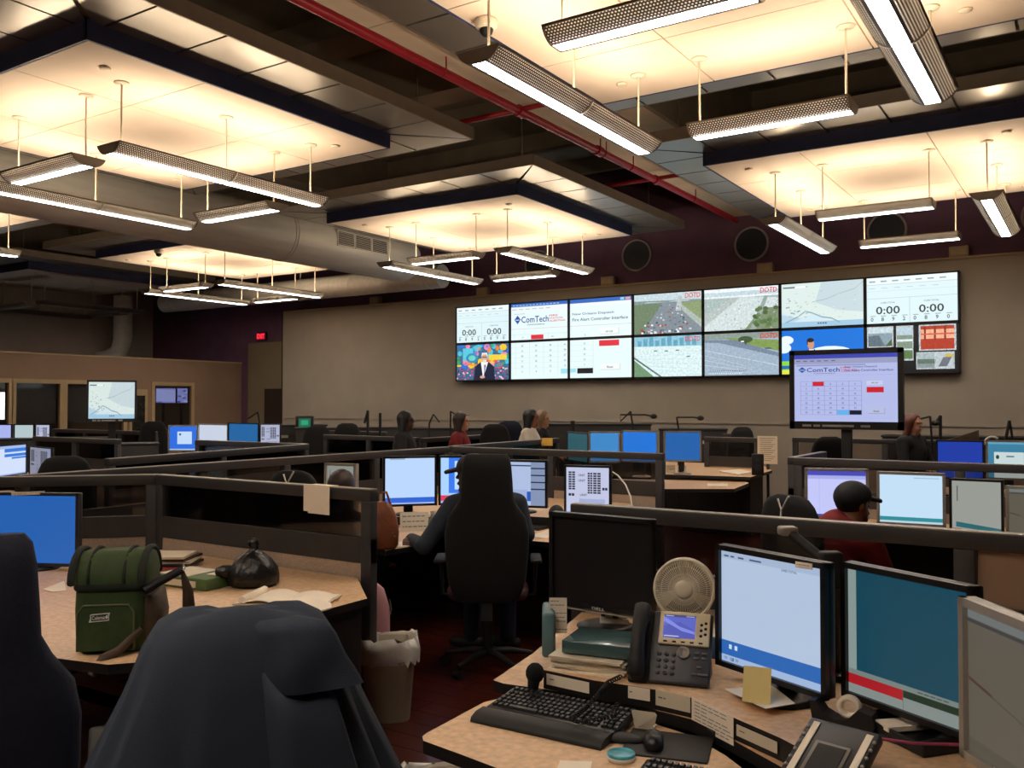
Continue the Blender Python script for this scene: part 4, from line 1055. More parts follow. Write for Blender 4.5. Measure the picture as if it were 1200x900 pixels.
bk = P([(600, 815), (640, 822), (700, 832), (760, 846), (810, 862), (850, 885), (880, 908)], ZRF)
MB().prism([(x - cx, y - cy) for x, y in fr + [(-1.0, 1.55), (-.62, 1.35), (-.2, 1.3), (-.18, 1.62), (-.4, 1.98)] + bk[::-1]], ZRF - .035, ZRF, 0, 1).build('keyboard_surface', [M['worktop'], M['deskedge']], t)
MB().cyl((-1.0 - cx, 2.2 - cy, 0), (-1.0 - cx, 2.2 - cy, ZRF - .035), .04).box((-1.0 - cx, 2.3 - cy, .02), (.08, .6, .04)).build('lift_column', M['cabinet'], t)

t, c_ = desk('near left desk holding the green cooler bag and papers', [(-4.9, 3.49), (-3.25, 3.49), (-2.87, 3.15), (-2.86, 2.3), (-2.82, 1.96), (-2.9, 1.86), (-3.15, 1.80), (-3.7, 1.55), (-4.3, 1.5), (-5.6, 2.75)], .74, panel=[(-2.92, 2.72, .04, .85), (-5.0, 2.2, .05, .7)])
MB().rbox((-2.893 - c_[0], 2.86 - c_[1], .55), (.012, .17, .045), .005).build('handle_slot', M['softblack'], t)
mf = P([(452, 645), (485, 640), (520, 622), (560, 617), (600, 624), (612, 633), (650, 636)], .74)
desk('curved desk of the person in the high chair', mf + [(-2.85, 5.65), (-2.8, 6.4), (-3.6, 7.45), (-5.58, 7.45), (-5.58, 4.75), (-4.9, 4.5), (-4.2, 4.42)], .74, panel=[(-4.6, 7.42, 1.9, .03), (-5.54, 6.1, .03, 2.4), (-2.9, 6.0, .03, .6)])
t, c_ = desk('monitor shelf on the desk of the person in the high chair', [(-5.25, 4.85), (-4.45, 4.98), (-4.0, 5.25), (-3.55, 5.6), (-3.05, 5.68), (-2.95, 6.2), (-3.5, 6.3), (-4.2, 5.85), (-5.15, 5.55)], .82, th=.06)
MB().box((0, .05, .75), (1.3, .3, .02)).build('shelf_support', M['cabinet'], t)
desk('desk of the person in the red shirt', [(-2.05, 6.35), (-1.6, 6.7), (-.6, 6.75), (.1, 6.4), (.5, 5.6), (1.5, 5.6), (1.5, 7.48), (-2.05, 7.48)], .74, panel=[(-2.02, 6.9, .03, .9), (-.3, 7.45, 3.2, .03)])
t, c_ = desk('two-level desk with a small speaker behind the aisle', P([(780, 556), (880, 559), (905, 551), (893, 545), (780, 541)], .80), .80, panel=[])
lo = P([(700, 573), (860, 573), (878, 566), (870, 563), (700, 561)], .74)
MB().prism([(x - c_[0], y - c_[1]) for x, y in lo], .70, .74, 0, 1).build('lower_worktop', [M['worktop'], M['deskedge']], t)
MB().box((0, .0, .38), (.9, .5, .74)).build('pedestal', M['cabinet'], t)
for lab, x0, x1, y0, y1 in (('far desk below the four small screens', -11.1, -9.6, 7.75, 9.2), ('desk beside the grey far divider', -11.9, -10.3, 5.4, 6.5), ('desk beyond the lit end cap divider', -7.3, -6.0, 8.0, 8.9), ('desk at the left under the blue bars monitor', -9.6, -8.3, 4.0, 5.0), ('desk below the cobalt blue monitor', -1.5, .6, 9.9, 10.8)):
    desk(lab, [(x0, y0), (x1, y0), (x1, y1), (x0, y1)], .74, panel=[(x0 + .04, (y0 + y1) / 2, .03, y1 - y0 - .1), (x1 - .04, (y0 + y1) / 2, .03, y1 - y0 - .1), ((x0 + x1) / 2, y1 - .05, x1 - x0 - .1, .03)])
# loose carcass under the far screens so nothing hangs
def shelf_under(lab, px, py, d, w_, dep, z):
    q = ad(px, py, d); t = empty('equipment_cabinet', (q.x, q.y, 0), face_away(px), lab, 'cabinet')
    MB().rbox((0, .06, z / 2 - .01), (w_, dep, z - .02), .01).build('body', M['cabinet'], t)
    MB().rbox((0, .06, z - .012), (w_ + .03, dep + .03, .024), .004).build('top', M['cabinet'], t)
    return t

# ================================================================== SMALL THINGS, NEAR RIGHT DESK
def orient(p, q): d = q - p; return math.atan2(d.y, d.x)
def sheet(name, label, cat, pts_px, z, m='paper', th=.002, group=None, text=None):
    pts = [az(x, y, z) for x, y in pts_px]; c = sum(pts, Vector()) / len(pts)
    o = MB().prism([(p.x - c.x, p.y - c.y) for p in pts], 0, th).build(name, M[m], None, (c.x, c.y, z))
    return tag(o, label, cat, group)
def card(name, label, cat, c, rz, w_, h_, m='paper', rx=0, lines_=4, ink='6a6a70', parent=None, group=None):
    """an upright or leaning sheet with writing; c is its lower middle, it faces local -Y"""
    t = empty(name, c, rz, label, cat, group)
    if parent is not None: t.parent = parent
    s = MB(); s.T = Matrix.Rotation(rx, 4, 'X'); s.box((0, 0, h_ / 2), (w_, .0015, h_)); s.build('sheet', M[m], t)
    if lines_:
        r2 = random.Random(int(abs(c[0] * 1000) + abs(c[1] * 777)))
        s = MB(); s.T = Matrix.Rotation(rx, 4, 'X')
        for i in range(lines_):
            z = h_ * (1 - (i + .8) / (lines_ + .8)); x = -w_ * .42
            while x < w_ * .36:
                l = w_ * (.05 + .12 * r2.random()); s.box((x + l / 2, -.0012, z), (l, .0006, h_ / (lines_ + 1) * .17)); x += l + w_ * .035
                if r2.random() < .12: break
        s.build('handwriting', mat('ink_' + ink, ink, .8), t)
    return t
# shelf-edge labels
rf = [Vector((x, y, 0)) for x, y in riser_front]
def edge_label(i, f0, f1, h_, drop, lab, m='paper', ln=1):
    a, b = rf[i].lerp(rf[i + 1], f0), rf[i].lerp(rf[i + 1], f1); d = b - a; n = Vector((d.y, -d.x, 0)).normalized()
    c = (a + b) / 2 + n * .004
    return card('paper_label', lab, 'label', (c.x, c.y, ZR1 - drop - h_), math.atan2(d.y, d.x), d.length, h_, m, lines_=ln, group='labels on the shelf edge')
edge_label(0, .08, .95, .034, .008, 'long cream label strip on the shelf edge under the paper stack')
edge_label(2, .05, .85, .036, .0, 'short white label on the shelf edge below the phone handset')
edge_label(3, .05, .95, .045, -.002, 'torn cream label on the shelf edge below the phone keypad', 'paper2')
edge_label(4, .0, .98, .078, -.004, 'handwritten white note hanging from the shelf edge', ln=7)
edge_label(5, .05, .95, .03, .012, 'long torn cream label strip beside the handwritten note', 'paper2')
# stack of papers and binders under the dark monitor
a, b = az(640, 789, ZR1), az(728, 800, ZR1); rzb = orient(a, b)
st = (a + b) / 2
def flatbox(name, label, cat, c, rz, d, m, r=.003, m2=None):
    t = empty(name, c, rz, label, cat)
    MB().rbox((0, 0, d[2] / 2), d, r).build('block', M[m], t)
    return t
u = Vector((math.cos(rzb), math.sin(rzb), 0)); v = Vector((-u.y, u.x, 0))
base = st + v * .14
t = empty('paper_stack', (base.x, base.y, ZR1), rzb, 'thick stack of worn papers under the teal binder', 'papers')
for i in range(6):
    MB().box((.002 * ((i * 7) % 5 - 2), .003 * ((i * 3) % 5 - 2), .004 + i * .008), (.24, .21, .0068), rz=R((i * 37) % 5 - 2)).build('paper_bundle', M['paper' if i < 2 else 'paper2'], t)
t = empty('ring_binder', (base.x + .02 * u.x + .02 * v.x, base.y + .02 * u.y + .02 * v.y, ZR1 + .052), rzb, 'glossy dark teal binder lying on the paper stack', 'binder')
MB().rbox((0, 0, .003), (.225, .19, .006), .002).rbox((0, 0, .037), (.225, .19, .006), .002).rbox((0, -.093, .02), (.225, .008, .04), .003).build('cover', mat('teal_gloss', '3d5a5e', .2, coat=.5), t)
MB().box((0, .005, .02), (.21, .17, .027)).build('pages', M['paper2'], t)
q = ad(643, 745, 3.08)
t = empty('upright_folder', (q.x, q.y, ZR1), face_away(640), 'pale blue folder standing beside the paper stack', 'folder')
MB().rbox((0, .0, .075), (.045, .18, .15), .012).build('cover', M['teal'], t); MB().box((0, .01, .076), (.03, .165, .14)).build('pages', M['paper'], t)
q = ad(654, 742, 3.05); card('taped_note', 'narrow printed note taped under the switched-off monitor', 'note', (q.x, q.y, q.z), face_away(654), .06, .12, 'paper', lines_=8)
q = ad(720, 752, 3.42); 
t = empty('monitor_riser', (q.x, q.y, ZR1), face_away(720), 'pale metal riser post behind the switched-off monitor', 'stand')
MB().rbox((-.02, 0, .07), (.03, .03, .14), .004).rbox((.035, 0, .07), (.03, .03, .14), .004).rbox((0, 0, .02), (.11, .08, .03), .004).build('post', M['white'], t)

# phone
a, b = az(735, 800, ZR1), az(827, 809, ZR1); rzp = orient(a, b); mid = (a + b) / 2
t = empty('desk_phone', (mid.x, mid.y, ZR1), rzp, 'grey office phone with beige screen frame and black handset', 'phone')
TL = Matrix.Rotation(R(-52), 4, 'X')      # the face leans back
def tilted(): m = MB(); m.T = Matrix.Translation((0, .0, .012)) @ Matrix.Rotation(R(52), 4, 'X'); return m
m = tilted(); m.rbox((.035, .115, -.012), (.185, .23, .022), .006); m.build('body', M['phonegrey'], t)
m = MB(); m.add([(-.06, .03, 0), (.12, .03, 0), (.12, .17, 0), (-.06, .17, 0), (-.06, .13, .15), (.12, .13, .15)], [(0, 3, 2, 1), (0, 1, 5, 4), (1, 2, 5), (0, 4, 3), (3, 4, 5, 2)]); m.build('foot_stand', M['phonegrey'], t)
m = tilted(); m.rbox((.043, .172, .004), (.155, .108, .014), .004); bz_ = m.build('screen_bezel', M['phonebezel'], t)
cv = Canvas(.098, .076, '4a5cc8'); cv.poly([(0, .0), (0, .5), (.5, .7), (1, .35), (1, .0)], '3a4ab4'); cv.poly([(0, .7), (.6, .3), (1, .2), (1, .3), (.5, .5), (0, .9)], '7a8ae8'); cv.rect(0, .9, 1, 1, '2c3468'); cv.many([(.05, .93, .3, .96), (.7, .93, .95, .96)], 'c4ccf2'); cv.many([(.04, .05, .5, .09)], 'c4ccf2')
s = put(cv.mesh('display', screen_mat(.85)), 'display', t); s.matrix_local = Matrix.Translation((0, 0, .012)) @ Matrix.Rotation(R(52), 4, 'X') @ Matrix.Translation((.028, .176, .0115)) @ Matrix.Rotation(R(-90), 4, 'X')
for i in range(4):
    for j in range(3):
        m = tilted(); m.ball((-.028 + j * .022, .028 + i * .02, .003), (.0072, .0065, .004), 8); m.build('number_key', M['darkplastic'] if 0 else mat('phone_key', '55555c', .4), t)
for i in range(5): m = tilted(); m.rbox((-.012 + i * .027, .126, .012), (.012, .0045, .004), .001); m.build('soft_key', M['softblack'], t)
for i in range(3):
    for j in range(2): m = tilted(); m.ball((.095 + j * .013, .150 + i * .018 + j * .006, .0115), (.005, .005, .003), 8); m.build('line_key', M['softblack'], t)
m = tilted(); m.lathe([(0, .0), (.02, .0), (.02, .006), (.013, .008), (.012, .005), (0, .005)], 18, (.045, .096, .002)); m.build('navigation_pad', mat('phone_pad', '8d857a', .35), t)
for i, (x, y) in enumerate(((.085, .098), (.108, .098), (.085, .082), (.108, .082), (.095, .055), (.08, .032), (.098, .032), (.114, .032))): m = tilted(); m.rbox((x, y, .002), (.016, .008, .005), .002); m.build('function_key', mat('phone_key', '55555c', .4), t)
m = tilted(); m.rbox((-.088, .115, -.01), (.062, .235, .02), .006); m.build('cradle', M['softblack'], t)
m = tilted()
m.loft([sup(hx, hz, 0, 0, 14, .7) for hx, hz in ()] or [[Vector((-.09 + .026 * k * math.cos(2 * math.pi * i / 14), yy, zz + h2 * math.sin(2 * math.pi * i / 14))) for i in range(14)] for yy, zz, k, h2 in ((.0, .018, .6, .012), (.008, .02, 1.0, .024), (.05, .022, 1.05, .026), (.075, .038, .9, .018), (.12, .048, .8, .016), (.165, .04, .9, .018), (.19, .024, 1.05, .026), (.232, .022, 1.0, .024), (.24, .02, .6, .012))])
m.build('handset', M['softblack'], t)
# its coiled cord
hb = ad(738, 790, (ad(738, 790, 1) - Vector(_C)).length * 0 + 2.72)
path_px = [(727, 793), (712, 800), (703, 812), (690, 826), (676, 838), (668, 842), (680, 846), (700, 843), (718, 838), (724, 824)]
base_pts = [az(x, y, ZR1 + .012 if i < 3 else (.765 if i < 9 else ZR1 - .02)) for i, (x, y) in enumerate(path_px)]
def coil(pts, r, turns, n):
    L = [0]
    for p, q in zip(pts, pts[1:]): L.append(L[-1] + (q - p).length)
    out = []
    for i in range(n + 1):
        s_ = L[-1] * i / n; j = max(k for k in range(len(L)) if L[k] <= s_ + 1e-9); j = min(j, len(pts) - 2)
        f = (s_ - L[j]) / max(L[j + 1] - L[j], 1e-6); p = pts[j].lerp(pts[j + 1], f); d = (pts[j + 1] - pts[j]).normalized()
        a_ = Vector((-d.y, d.x, 0)); a_ = a_.normalized() if a_.length > 1e-4 else Vector((1, 0, 0)); b_ = d.cross(a_); w_ = 2 * math.pi * turns * i / n
        out.append(p + (a_ * math.cos(w_) + b_ * math.sin(w_)) * r)
    return out
o = MB().tube(coil(base_pts, .006, 46, 46 * 8), .0022, 5).build('coiled_cord', M['softblack']); tag(o, 'black coiled handset cord curling over the keyboard', 'cord')

# fan
q = ad(802, 690, 3.0); fz = face_away(802) - R(4)
t = empty('desk_fan', (q.x, q.y, ZR1), fz, 'small cream desk fan with round grille behind the phone', 'fan')
zc = q.z - ZR1; fr_ = .097
Tf = Matrix.Translation((0, 0, zc)) @ Matrix.Rotation(R(90 - 6), 4, 'X')   # local z -> toward the viewer
def fanb(): m = MB(); m.T = Tf; return m
m = fanb(); pr = ring_arc((0, 0), fr_, 0, 2 * math.pi, 40)
m.tube([(x, y, .012) for x, y in pr], .006, 8); m.tube([(x, y, -.03) for x, y in pr], .006, 8); m.build('guard_ring', M['fanwhite'], t)
m = fanb(); n = 72
for i in range(n):
    a_ = 2 * math.pi * i / n; c_, s_ = math.cos(a_), math.sin(a_); c2, s2 = math.cos(a_ + .18), math.sin(a_ + .18)
    m.tube([(.030 * c_, .030 * s_, .028), (.062 * c2, .062 * s2, .027), (.096 * c2, .096 * s2, .013)], .0017, 4)
for r_ in (.05, .075): m.tube([(x, y, .027 if r_ < .06 else .022) for x, y in ring_arc((0, 0), r_, 0, 2 * math.pi, 32)], .0017, 4)
g_ = m.build('front_grille', M['fanwhite'], t); g_['kind'] = 'stuff'
m = fanb(); m.lathe([(0, .036), (.02, .036), (.029, .032), (.031, .026), (0, .026)], 24); m.build('hub_badge', M['fanwhite'], t)
for i in range(3):
    m = fanb(); a0 = 2 * math.pi * i / 3 + .5; vs = []
    for j in range(5):
        for k2 in range(4):
            a_ = a0 + (j / 4 - .5) * 1.5; r_ = .02 + .066 * k2 / 3; vs.append((r_ * math.cos(a_), r_ * math.sin(a_), .004 - .02 * (j / 4)))
    m.add(vs, [(j * 4 + k2, j * 4 + k2 + 1, j * 4 + k2 + 5, j * 4 + k2 + 4) for j in range(4) for k2 in range(3)], smooth=True); m.build('blade', mat('fan_blade', '8f8674', .5), t)
m = fanb(); m.lathe([(.095, -.03), (.08, -.042), (.045, -.05), (.04, -.085), (.02, -.095), (0, -.095)], 24, caps=False); m.build('motor_housing', M['fanwhite'], t)
MB().tube([(0, .05, .02), (0, .055, zc * .55), (0, .05, zc)], .014, 8).build('stem', M['fanwhite'], t)
MB().lathe([(0, 0), (.075, 0), (.075, .012), (.05, .022), (.02, .026), (0, .026)], 24, (0, .04, 0)).build('base', M['fanwhite'], t)

# keyboards
def keyboard(label, p0, p1, z, rest=True, w_=None, dep=.16):
    rz = orient(p0, p1); L = w_ or (p1 - p0).length; mid = (p0 + p1) / 2
    t = empty('keyboard', (mid.x, mid.y, z), rz, label, 'keyboard')
    o_ = .085 if rest else 0
    m = MB(); m.T = Matrix.Translation((0, o_, 0)) @ Matrix.Rotation(R(5), 4, 'X'); m.rbox((0, dep / 2, .012), (L, dep, .02), .005); m.build('case', M['blackplastic'], t)
    if rest:
        MB().loft([[Vector((x, yy, zz)) for yy, zz in ((.0, .003), (.004, .014), (.03, .024), (.07, .026), (.086, .02), (.086, .002), (.0, .0))] for x in [-L / 2 + L * i / 8 for i in range(9)]]).build('wrist_rest', M['softblack'], t)
    m = MB(); m.T = Matrix.Translation((0, o_, 0)) @ Matrix.Rotation(R(5), 4, 'X')
    k0 = .0175 * L / .44
    for r_ in range(6):
        nk = 22; y = dep * .10 + r_ * dep * .145 + (.008 if r_ == 5 else 0); x = -L / 2 + .012; i = 0
        while x < L / 2 - .012:
            kw = k0
            if r_ == 0 and 3 <= i <= 3: kw = k0 * 6
            if i in (15, 19): x += k0 * .45
            m.add([(x + .001, y, .022), (x + kw - .001, y, .022), (x + kw - .001, y + dep * .125, .022), (x + .001, y + dep * .125, .022), (x + .003, y + .003, .029), (x + kw - .003, y + .003, .029), (x + kw - .003, y + dep * .125 - .003, .029), (x + .003, y + dep * .125 - .003, .029)], [(4, 5, 6, 7), (0, 1, 5, 4), (1, 2, 6, 5), (2, 3, 7, 6), (3, 0, 4, 7)])
            x += kw + .0012; i += 1
    g_ = m.build('key_block', M['key'], t); g_['kind'] = 'stuff'
    return t
keyboard('black keyboard with padded wrist rest on the near right desk', az(551, 846, ZRF), az(704, 880, ZRF), ZRF)
keyboard('second black keyboard cut by the lower picture edge', az(772, 942, ZRF), az(866, 963, ZRF), ZRF, rest=False, w_=.36)
# mouse, pad, coaster
q = az(770, 873, ZRF)
t = empty('mouse_pad', (q.x, q.y, ZRF), rzp, 'black mouse pad with a raised wrist cushion', 'mouse pad')
MB().rbox((.03, 0, .003), (.23, .19, .005), .002).build('pad', M['softblack'], t); MB().loft([sup(.07 * k, .028 * k, z_, 0, 16, .8, -.10) for k, z_ in ((1, .004), (1, .012), (.7, .018), (.2, .02))]).build('wrist_cushion', M['softblack'], t)
q = az(766, 876, ZRF)
t = empty('computer_mouse', (q.x, q.y, ZRF + .006), rzp + R(10), 'small black computer mouse on its pad', 'mouse')
MB().loft([sup(.028 * k, .05 * k, z_, 0, 18, .8) for k, z_ in ((.95, 0), (1, .008), (.95, .02), (.75, .031), (.4, .036))]).build('shell', M['blackplastic'], t); MB().cyl((-.004, .022, .034), (.004, .022, .034), .008, n=10).build('scroll_wheel', mat('wheel', '6a6a70', .4), t)
q = az(728, 890, ZRF)
t = empty('round_tin', (q.x, q.y, ZRF), 0, 'round turquoise and white tin near the mouse', 'tin')
MB().lathe([(0, 0), (.036, 0), (.037, .012), (0, .012)], 28).build('tin_body', M['white'], t)
m = MB(); m.lathe([(.037, .012), (.037, .018), (.033, .0195), (0, .0195)], 28, caps=False); m.build('lid', mat('turquoise', '3f9fb0', .35, var=.5, scale=30), t)
sheet('memo_slip', 'blank white slip on the desk in front of the keyboard', 'paper', [(656, 892), (694, 893), (690, 912), (650, 911)], ZRF)
# round black webcam-like thing and little holders at the keyboard's back edge
q = az(627, 812, ZR0)
t = empty('gooseneck_microphone', (q.x, q.y, ZR0), face_away(627), 'stubby black microphone with a round head behind the keyboard', 'microphone')
MB().ball((0, 0, .062), (.030, .026, .033), 14).build('head', mat('mic_foam', '0c0c0d', .9, bump=.6, bscale=300), t); MB().cyl((-.008, 0, 0), (-.004, 0, .04), .016, .02, n=12).lathe([(0, 0), (.028, 0), (.026, .008), (0, .008)], 16).build('neck', M['softblack'], t)
q = az(755, 855, ZRF)
t = empty('paper_cup', (q.x, q.y, ZRF), face_away(755), 'crumpled yellow-white paper holder behind the mouse', 'holder')
MB().add([(-.026, 0, .0), (.026, 0, .0), (.036, -.005, .045), (-.036, .005, .05), (-.02, .03, .0), (.02, .03, .0), (.03, .03, .04), (-.03, .03, .045)], [(0, 1, 2, 3), (1, 5, 6, 2), (5, 4, 7, 6), (4, 0, 3, 7), (0, 4, 5, 1)]).build('folded_paper', M['paper2'], t); MB().tube([(.02, -.01, .0), (.034, -.012, .02)], .004, 6).build('paper_tail', M['paper'], t)
q = az(788, 845, ZRF + .01); card('sticker_label', 'small cream sticker on the desk edge behind the keyboard', 'label', (*az(660, 824, ZRF + .012)[:2], ZRF + .002), rzp, .075, .022, 'note', lines_=1)
# box behind phone, papers at the first lit monitor
q = az(836, 772, ZR1)
t = empty('small_carton', (q.x, q.y, ZR1), rzp + R(-8), 'blue and white box behind the phone', 'box')
MB().rbox((0, .06, .035), (.07, .13, .07), .004).build('carton', M['bluebox'], t); MB().box((0, .06, .0715), (.06, .11, .003)).build('top_panel', M['white'], t)
sheet('loose_paper', 'curled white sheet under the foot of the pale blue monitor', 'paper', [(850, 808), (905, 804), (932, 825), (897, 831)], ZR1 + .022)
q = az(886, 824, ZR1 + .025); card('sticky_note', 'yellow sticky note stuck below the pale blue monitor', 'note', (q.x, q.y, q.z), face_away(886) - R(6), .075, .098, 'note', rx=R(-28), lines_=0)
q = az(866, 786, ZR1 + .02); card('sticky_note', 'small cream sticky note at the corner of the pale blue monitor', 'note', (q.x, q.y, q.z), face_away(866), .042, .03, 'paper', lines_=0)
q = ad(942, 664, 2.42); card('asset_sticker', 'thin white sticker on the top edge of the pale blue monitor', 'label', (q.x, q.y, q.z - .005), rzp + R(-30), .05, .016, 'paper', lines_=1)
# tape dispenser
q = az(990, 852, ZR1); rt_ = orient(az(965, 828, ZR1), az(1035, 842, ZR1))
t = empty('tape_dispenser', (q.x, q.y, ZR1), rt_, 'black tape dispenser with a cream roll', 'tape dispenser')
side = [(-.075, 0), (.07, 0), (.082, .02), (.075, .05), (.04, .058), (.015, .03), (-.02, .022), (-.05, .035), (-.07, .062), (-.085, .06)]
m = MB(); n = len(side); m.add([(x, -.026, z_) for x, z_ in side] + [(x, .026, z_) for x, z_ in side], [tuple(range(n)), tuple(range(2 * n - 1, n - 1, -1))] + [(i, n + i, n + (i + 1) % n, (i + 1) % n) for i in range(n)]); m.build('holder', M['softblack'], t)
m = MB(); m.T = Matrix.Translation((.012, 0, .055)) @ Matrix.Rotation(R(90), 4, 'X'); m.lathe([(.018, -.011), (.03, -.011), (.03, .011), (.018, .011), (.018, -.011)], 24, caps=False); m.build('tape_roll', M['paper'], t)
# console pad at the bottom and the tray
a, b = az(925, 908, ZR1), az(998, 930, ZR1)
t = empty('line_key_module', ((a.x + b.x) / 2, (a.y + b.y) / 2, ZR1 + .0), orient(a, b), 'black phone side module with white strips and a small display', 'phone module')
def mod(): m = MB(); m.T = Matrix.Translation((0, 0, .02)) @ Matrix.Rotation(R(25), 4, 'X'); return m
m = mod(); m.rbox((0, .05, -.006), (.17, .22, .028), .006); m.build('case', M['darkplastic'], t)
for x in (-.062, .064): m = mod(); m.box((x, .05, .0095), (.016, .19, .002)); m.build('label_strip', M['paper'], t)
for s in (-.077, .08):
    for i in range(7): m = mod(); m.ball((s, -.03 + i * .026, .009), (.005, .005, .004), 8); m.build('line_key', M['silver'], t)
m = mod(); m.rbox((0, .03, .008), (.085, .12, .006), .002); m.build('display_frame', mat('modframe', '6d6962', .4), t); m = mod(); m.box((0, .03, .0117), (.066, .1, .002)); m.build('display', M['softblack'], t)
MB().box((0, .09, .02), (.14, .04, .04)).build('foot', M['darkplastic'], t)
q = az(1070, 866, ZR1); rt2 = orient(az(1012, 858, ZR1), az(1075, 890, ZR1))
t = empty('desk_tray', (q.x, q.y, ZR1), rt2, 'black desk tray with a white card and a pink lanyard', 'tray')
m = MB(); m.rbox((0, .03, .006), (.22, .2, .01), .003)
for s in (-1, 1): m.rbox((s * .107, .03, .022), (.008, .2, .04), .003)
m.rbox((0, -.068, .018), (.22, .008, .03), .003).rbox((0, .128, .022), (.22, .008, .04), .003); m.build('tray_shell', M['softblack'], t)
o = MB().box((0, 0, 0), (.06, .19, .012), rz=R(-8)).build('white_card', M['paper']); o.location = (q.x, q.y + .03, ZR1 + .03); o.rotation_euler = (0, 0, rt2); o.name = 'picture_card'; tag(o, 'narrow white card lying in the desk tray', 'card')
t2 = empty('serrated_holder', (q.x + .06, q.y + .10, ZR1 + .012), rt2 + R(10), 'grey ridged paper-clip holder in the desk tray', 'holder')
MB().rbox((0, 0, .025), (.09, .05, .05), .012).build('holder_body', mat('ridged', '6e665a', .5, bump=.6, bscale=90), t2)
o = MB().tube([az(1008, 873, ZR1 + .03), az(1018, 863, ZR1 + .045), az(1035, 866, ZR1 + .05), az(1070, 871, ZR1 + .05), az(1130, 873, ZR1 + .05)], .004, 6).build('lanyard', M['magenta']); tag(o, 'pink lanyard trailing across the desk tray', 'lanyard')
q = az(1026, 832, ZR1 + .02); card('paper_tag', 'white printed tag stuck under the dark teal monitor', 'label', (q.x, q.y, q.z + .0), rzp + R(-38), .10, .038, 'paper', rx=R(-12), lines_=3)
q = az(1180, 905, ZR1); card('paper_tag', 'white scrap under the silver-framed monitor', 'label', (q.x, q.y, ZR1 + .02), rzp + R(-40), .09, .04, 'paper', rx=R(-20), lines_=2)
# boom arm clamp on the divider
a = ad(923, 622, 2.98); b = ad(972, 662, 2.86); c_ = ad(975, 690, 2.8)
t = empty('support_arm', (c_.x, c_.y, ZR1), 0, 'black slanted support arm rising behind the two lit monitors', 'arm')
ofs = Vector((c_.x, c_.y, ZR1))
MB().tube([a - ofs, b - ofs], .018, 8).build('arm_tube', M['softblack'], t); MB().rbox(a - ofs, (.06, .05, .03), .008, rz=YAW).build('arm_head', M['frame_edge'], t)
MB().rbox(((b + c_) / 2 - ofs), (.07, .05, .16), .01, rz=YAW).cyl(c_ - ofs, (0, 0, 0), .025, n=10).build('upright', M['softblack'], t)
MB().box((.0, 0, .01), (.12, .12, .02)).build('clamp', M['softblack'], t)
# bins
def bin_(label, q, r_=.13, h_=.40, liner=True, m='bin'):
    t = empty('waste_bin', (q.x, q.y, 0), face_away(460), label, 'bin')
    MB().loft([sup(r_ * k, r_ * .8 * k, z_, 0, 24, .6) for k, z_ in ((.78, 0), (.8, .01), (1, h_), (1.03, h_ + .005), (.97, h_ + .004), (.76, .02))], caps=True).build('bin_body', M[m], t)
    if liner:
        r2 = random.Random(5); rings = []
        for k, z_, w_ in ((.95, h_ - .1, .0), (.98, h_ + .015, .02), (1.08, h_ + .03, .04), (1.14, h_ - .02, .05), (1.10, h_ - .09, .06)):
            rings.append([p + Vector((r2.uniform(-1, 1), r2.uniform(-1, 1), r2.uniform(-1, 1))) * w_ * .35 for p in sup(r_ * k, r_ * .8 * k, z_, 0, 30, .6)])
        MB().loft(rings, caps=False).build('bin_liner', M['liner'], t)
    return t
bin_('beige waste bin with a white liner at the end of the divider', ad(455, 755, 4.72), .145, .40)
bin_('pale ribbed waste bin under the near right desk', ad(522, 885, 2.72), .14, .50, True)

# ================================================================== SMALL THINGS, NEAR LEFT DESK
ZL = .742
# cooler bag
a, b = az(86, 767, ZL), az(166, 764, ZL); rzc = orient(a, b); W_ = (b - a).length; mid = (a + b) / 2
t = empty('cooler_bag', (mid.x, mid.y, ZL), rzc, 'green soft cooler bag with a domed lid and front pocket', 'bag')
cw, cd, ch = W_ / 2 + .01, .125, .225
MB().loft([sup(cw * k, cd * k, z_, cd, 28, .42) for k, z_ in ((.9, 0), (.98, .01), (1.0, .06), (1.02, .15), (1.0, ch))]).build('bag_body', M['green'], t)
MB().loft([sup(cw * k, cd * k, z_, cd, 28, .42) for k, z_ in ((1.04, ch), (1.06, ch + .006), (1.06, ch + .02), (1.04, ch + .026))]).build('zip_band', M['greentrim'], t)
MB().loft([sup(cw * 1.05 * kx, cd * ky, z_, cd, 28, .5) for kx, ky, z_ in ((1.0, 1.05, ch + .026), (1.03, 1.04, ch + .05), (1.0, .95, ch + .085), (.96, .8, ch + .112), (.9, .6, ch + .128), (.7, .3, ch + .134))]).build('domed_lid', M['green'], t)
for x in (-.55, .42):
    pts = [(cw * x, cd + cd * 1.06 * math.cos(a_), ch + .03 + .112 * math.sin(a_)) for a_ in [math.pi * i / 14 for i in range(15)]]
    MB().tube(pts, .006, 6).build('lid_strap', M['greentrim'], t)
for x in (-1.0, .9): MB().loft([[Vector((cw * x + .014 * math.cos(2 * math.pi * i / 8), cd + cd * 1.05 * math.cos(a_) , ch + .03 + .11 * math.sin(a_) + .01 * math.sin(2 * math.pi * i / 8))) for i in range(8)] for a_ in [math.pi * j / 10 for j in range(11)]]).build('lid_panel', M['greentrim'], t)
pk = [(-cw * .78, .015), (cw * .74, .015), (cw * .74, .15), (cw * .6, .178), (-cw * .62, .178), (-cw * .78, .15)]
m = MB(); n = len(pk); m.add([(x, -.022, z_) for x, z_ in pk] + [(x, .02, z_) for x, z_ in pk], [tuple(range(n)), ] + [(i, n + i, n + (i + 1) % n, (i + 1) % n) for i in range(n)]); m.build('front_pocket', M['green'], t)
MB().tube([(x, -.022, z_) for x, z_ in pk[1:] + pk[:1]], .0035, 6).build('pocket_piping', mat('piping', '5a5f45', .6), t)
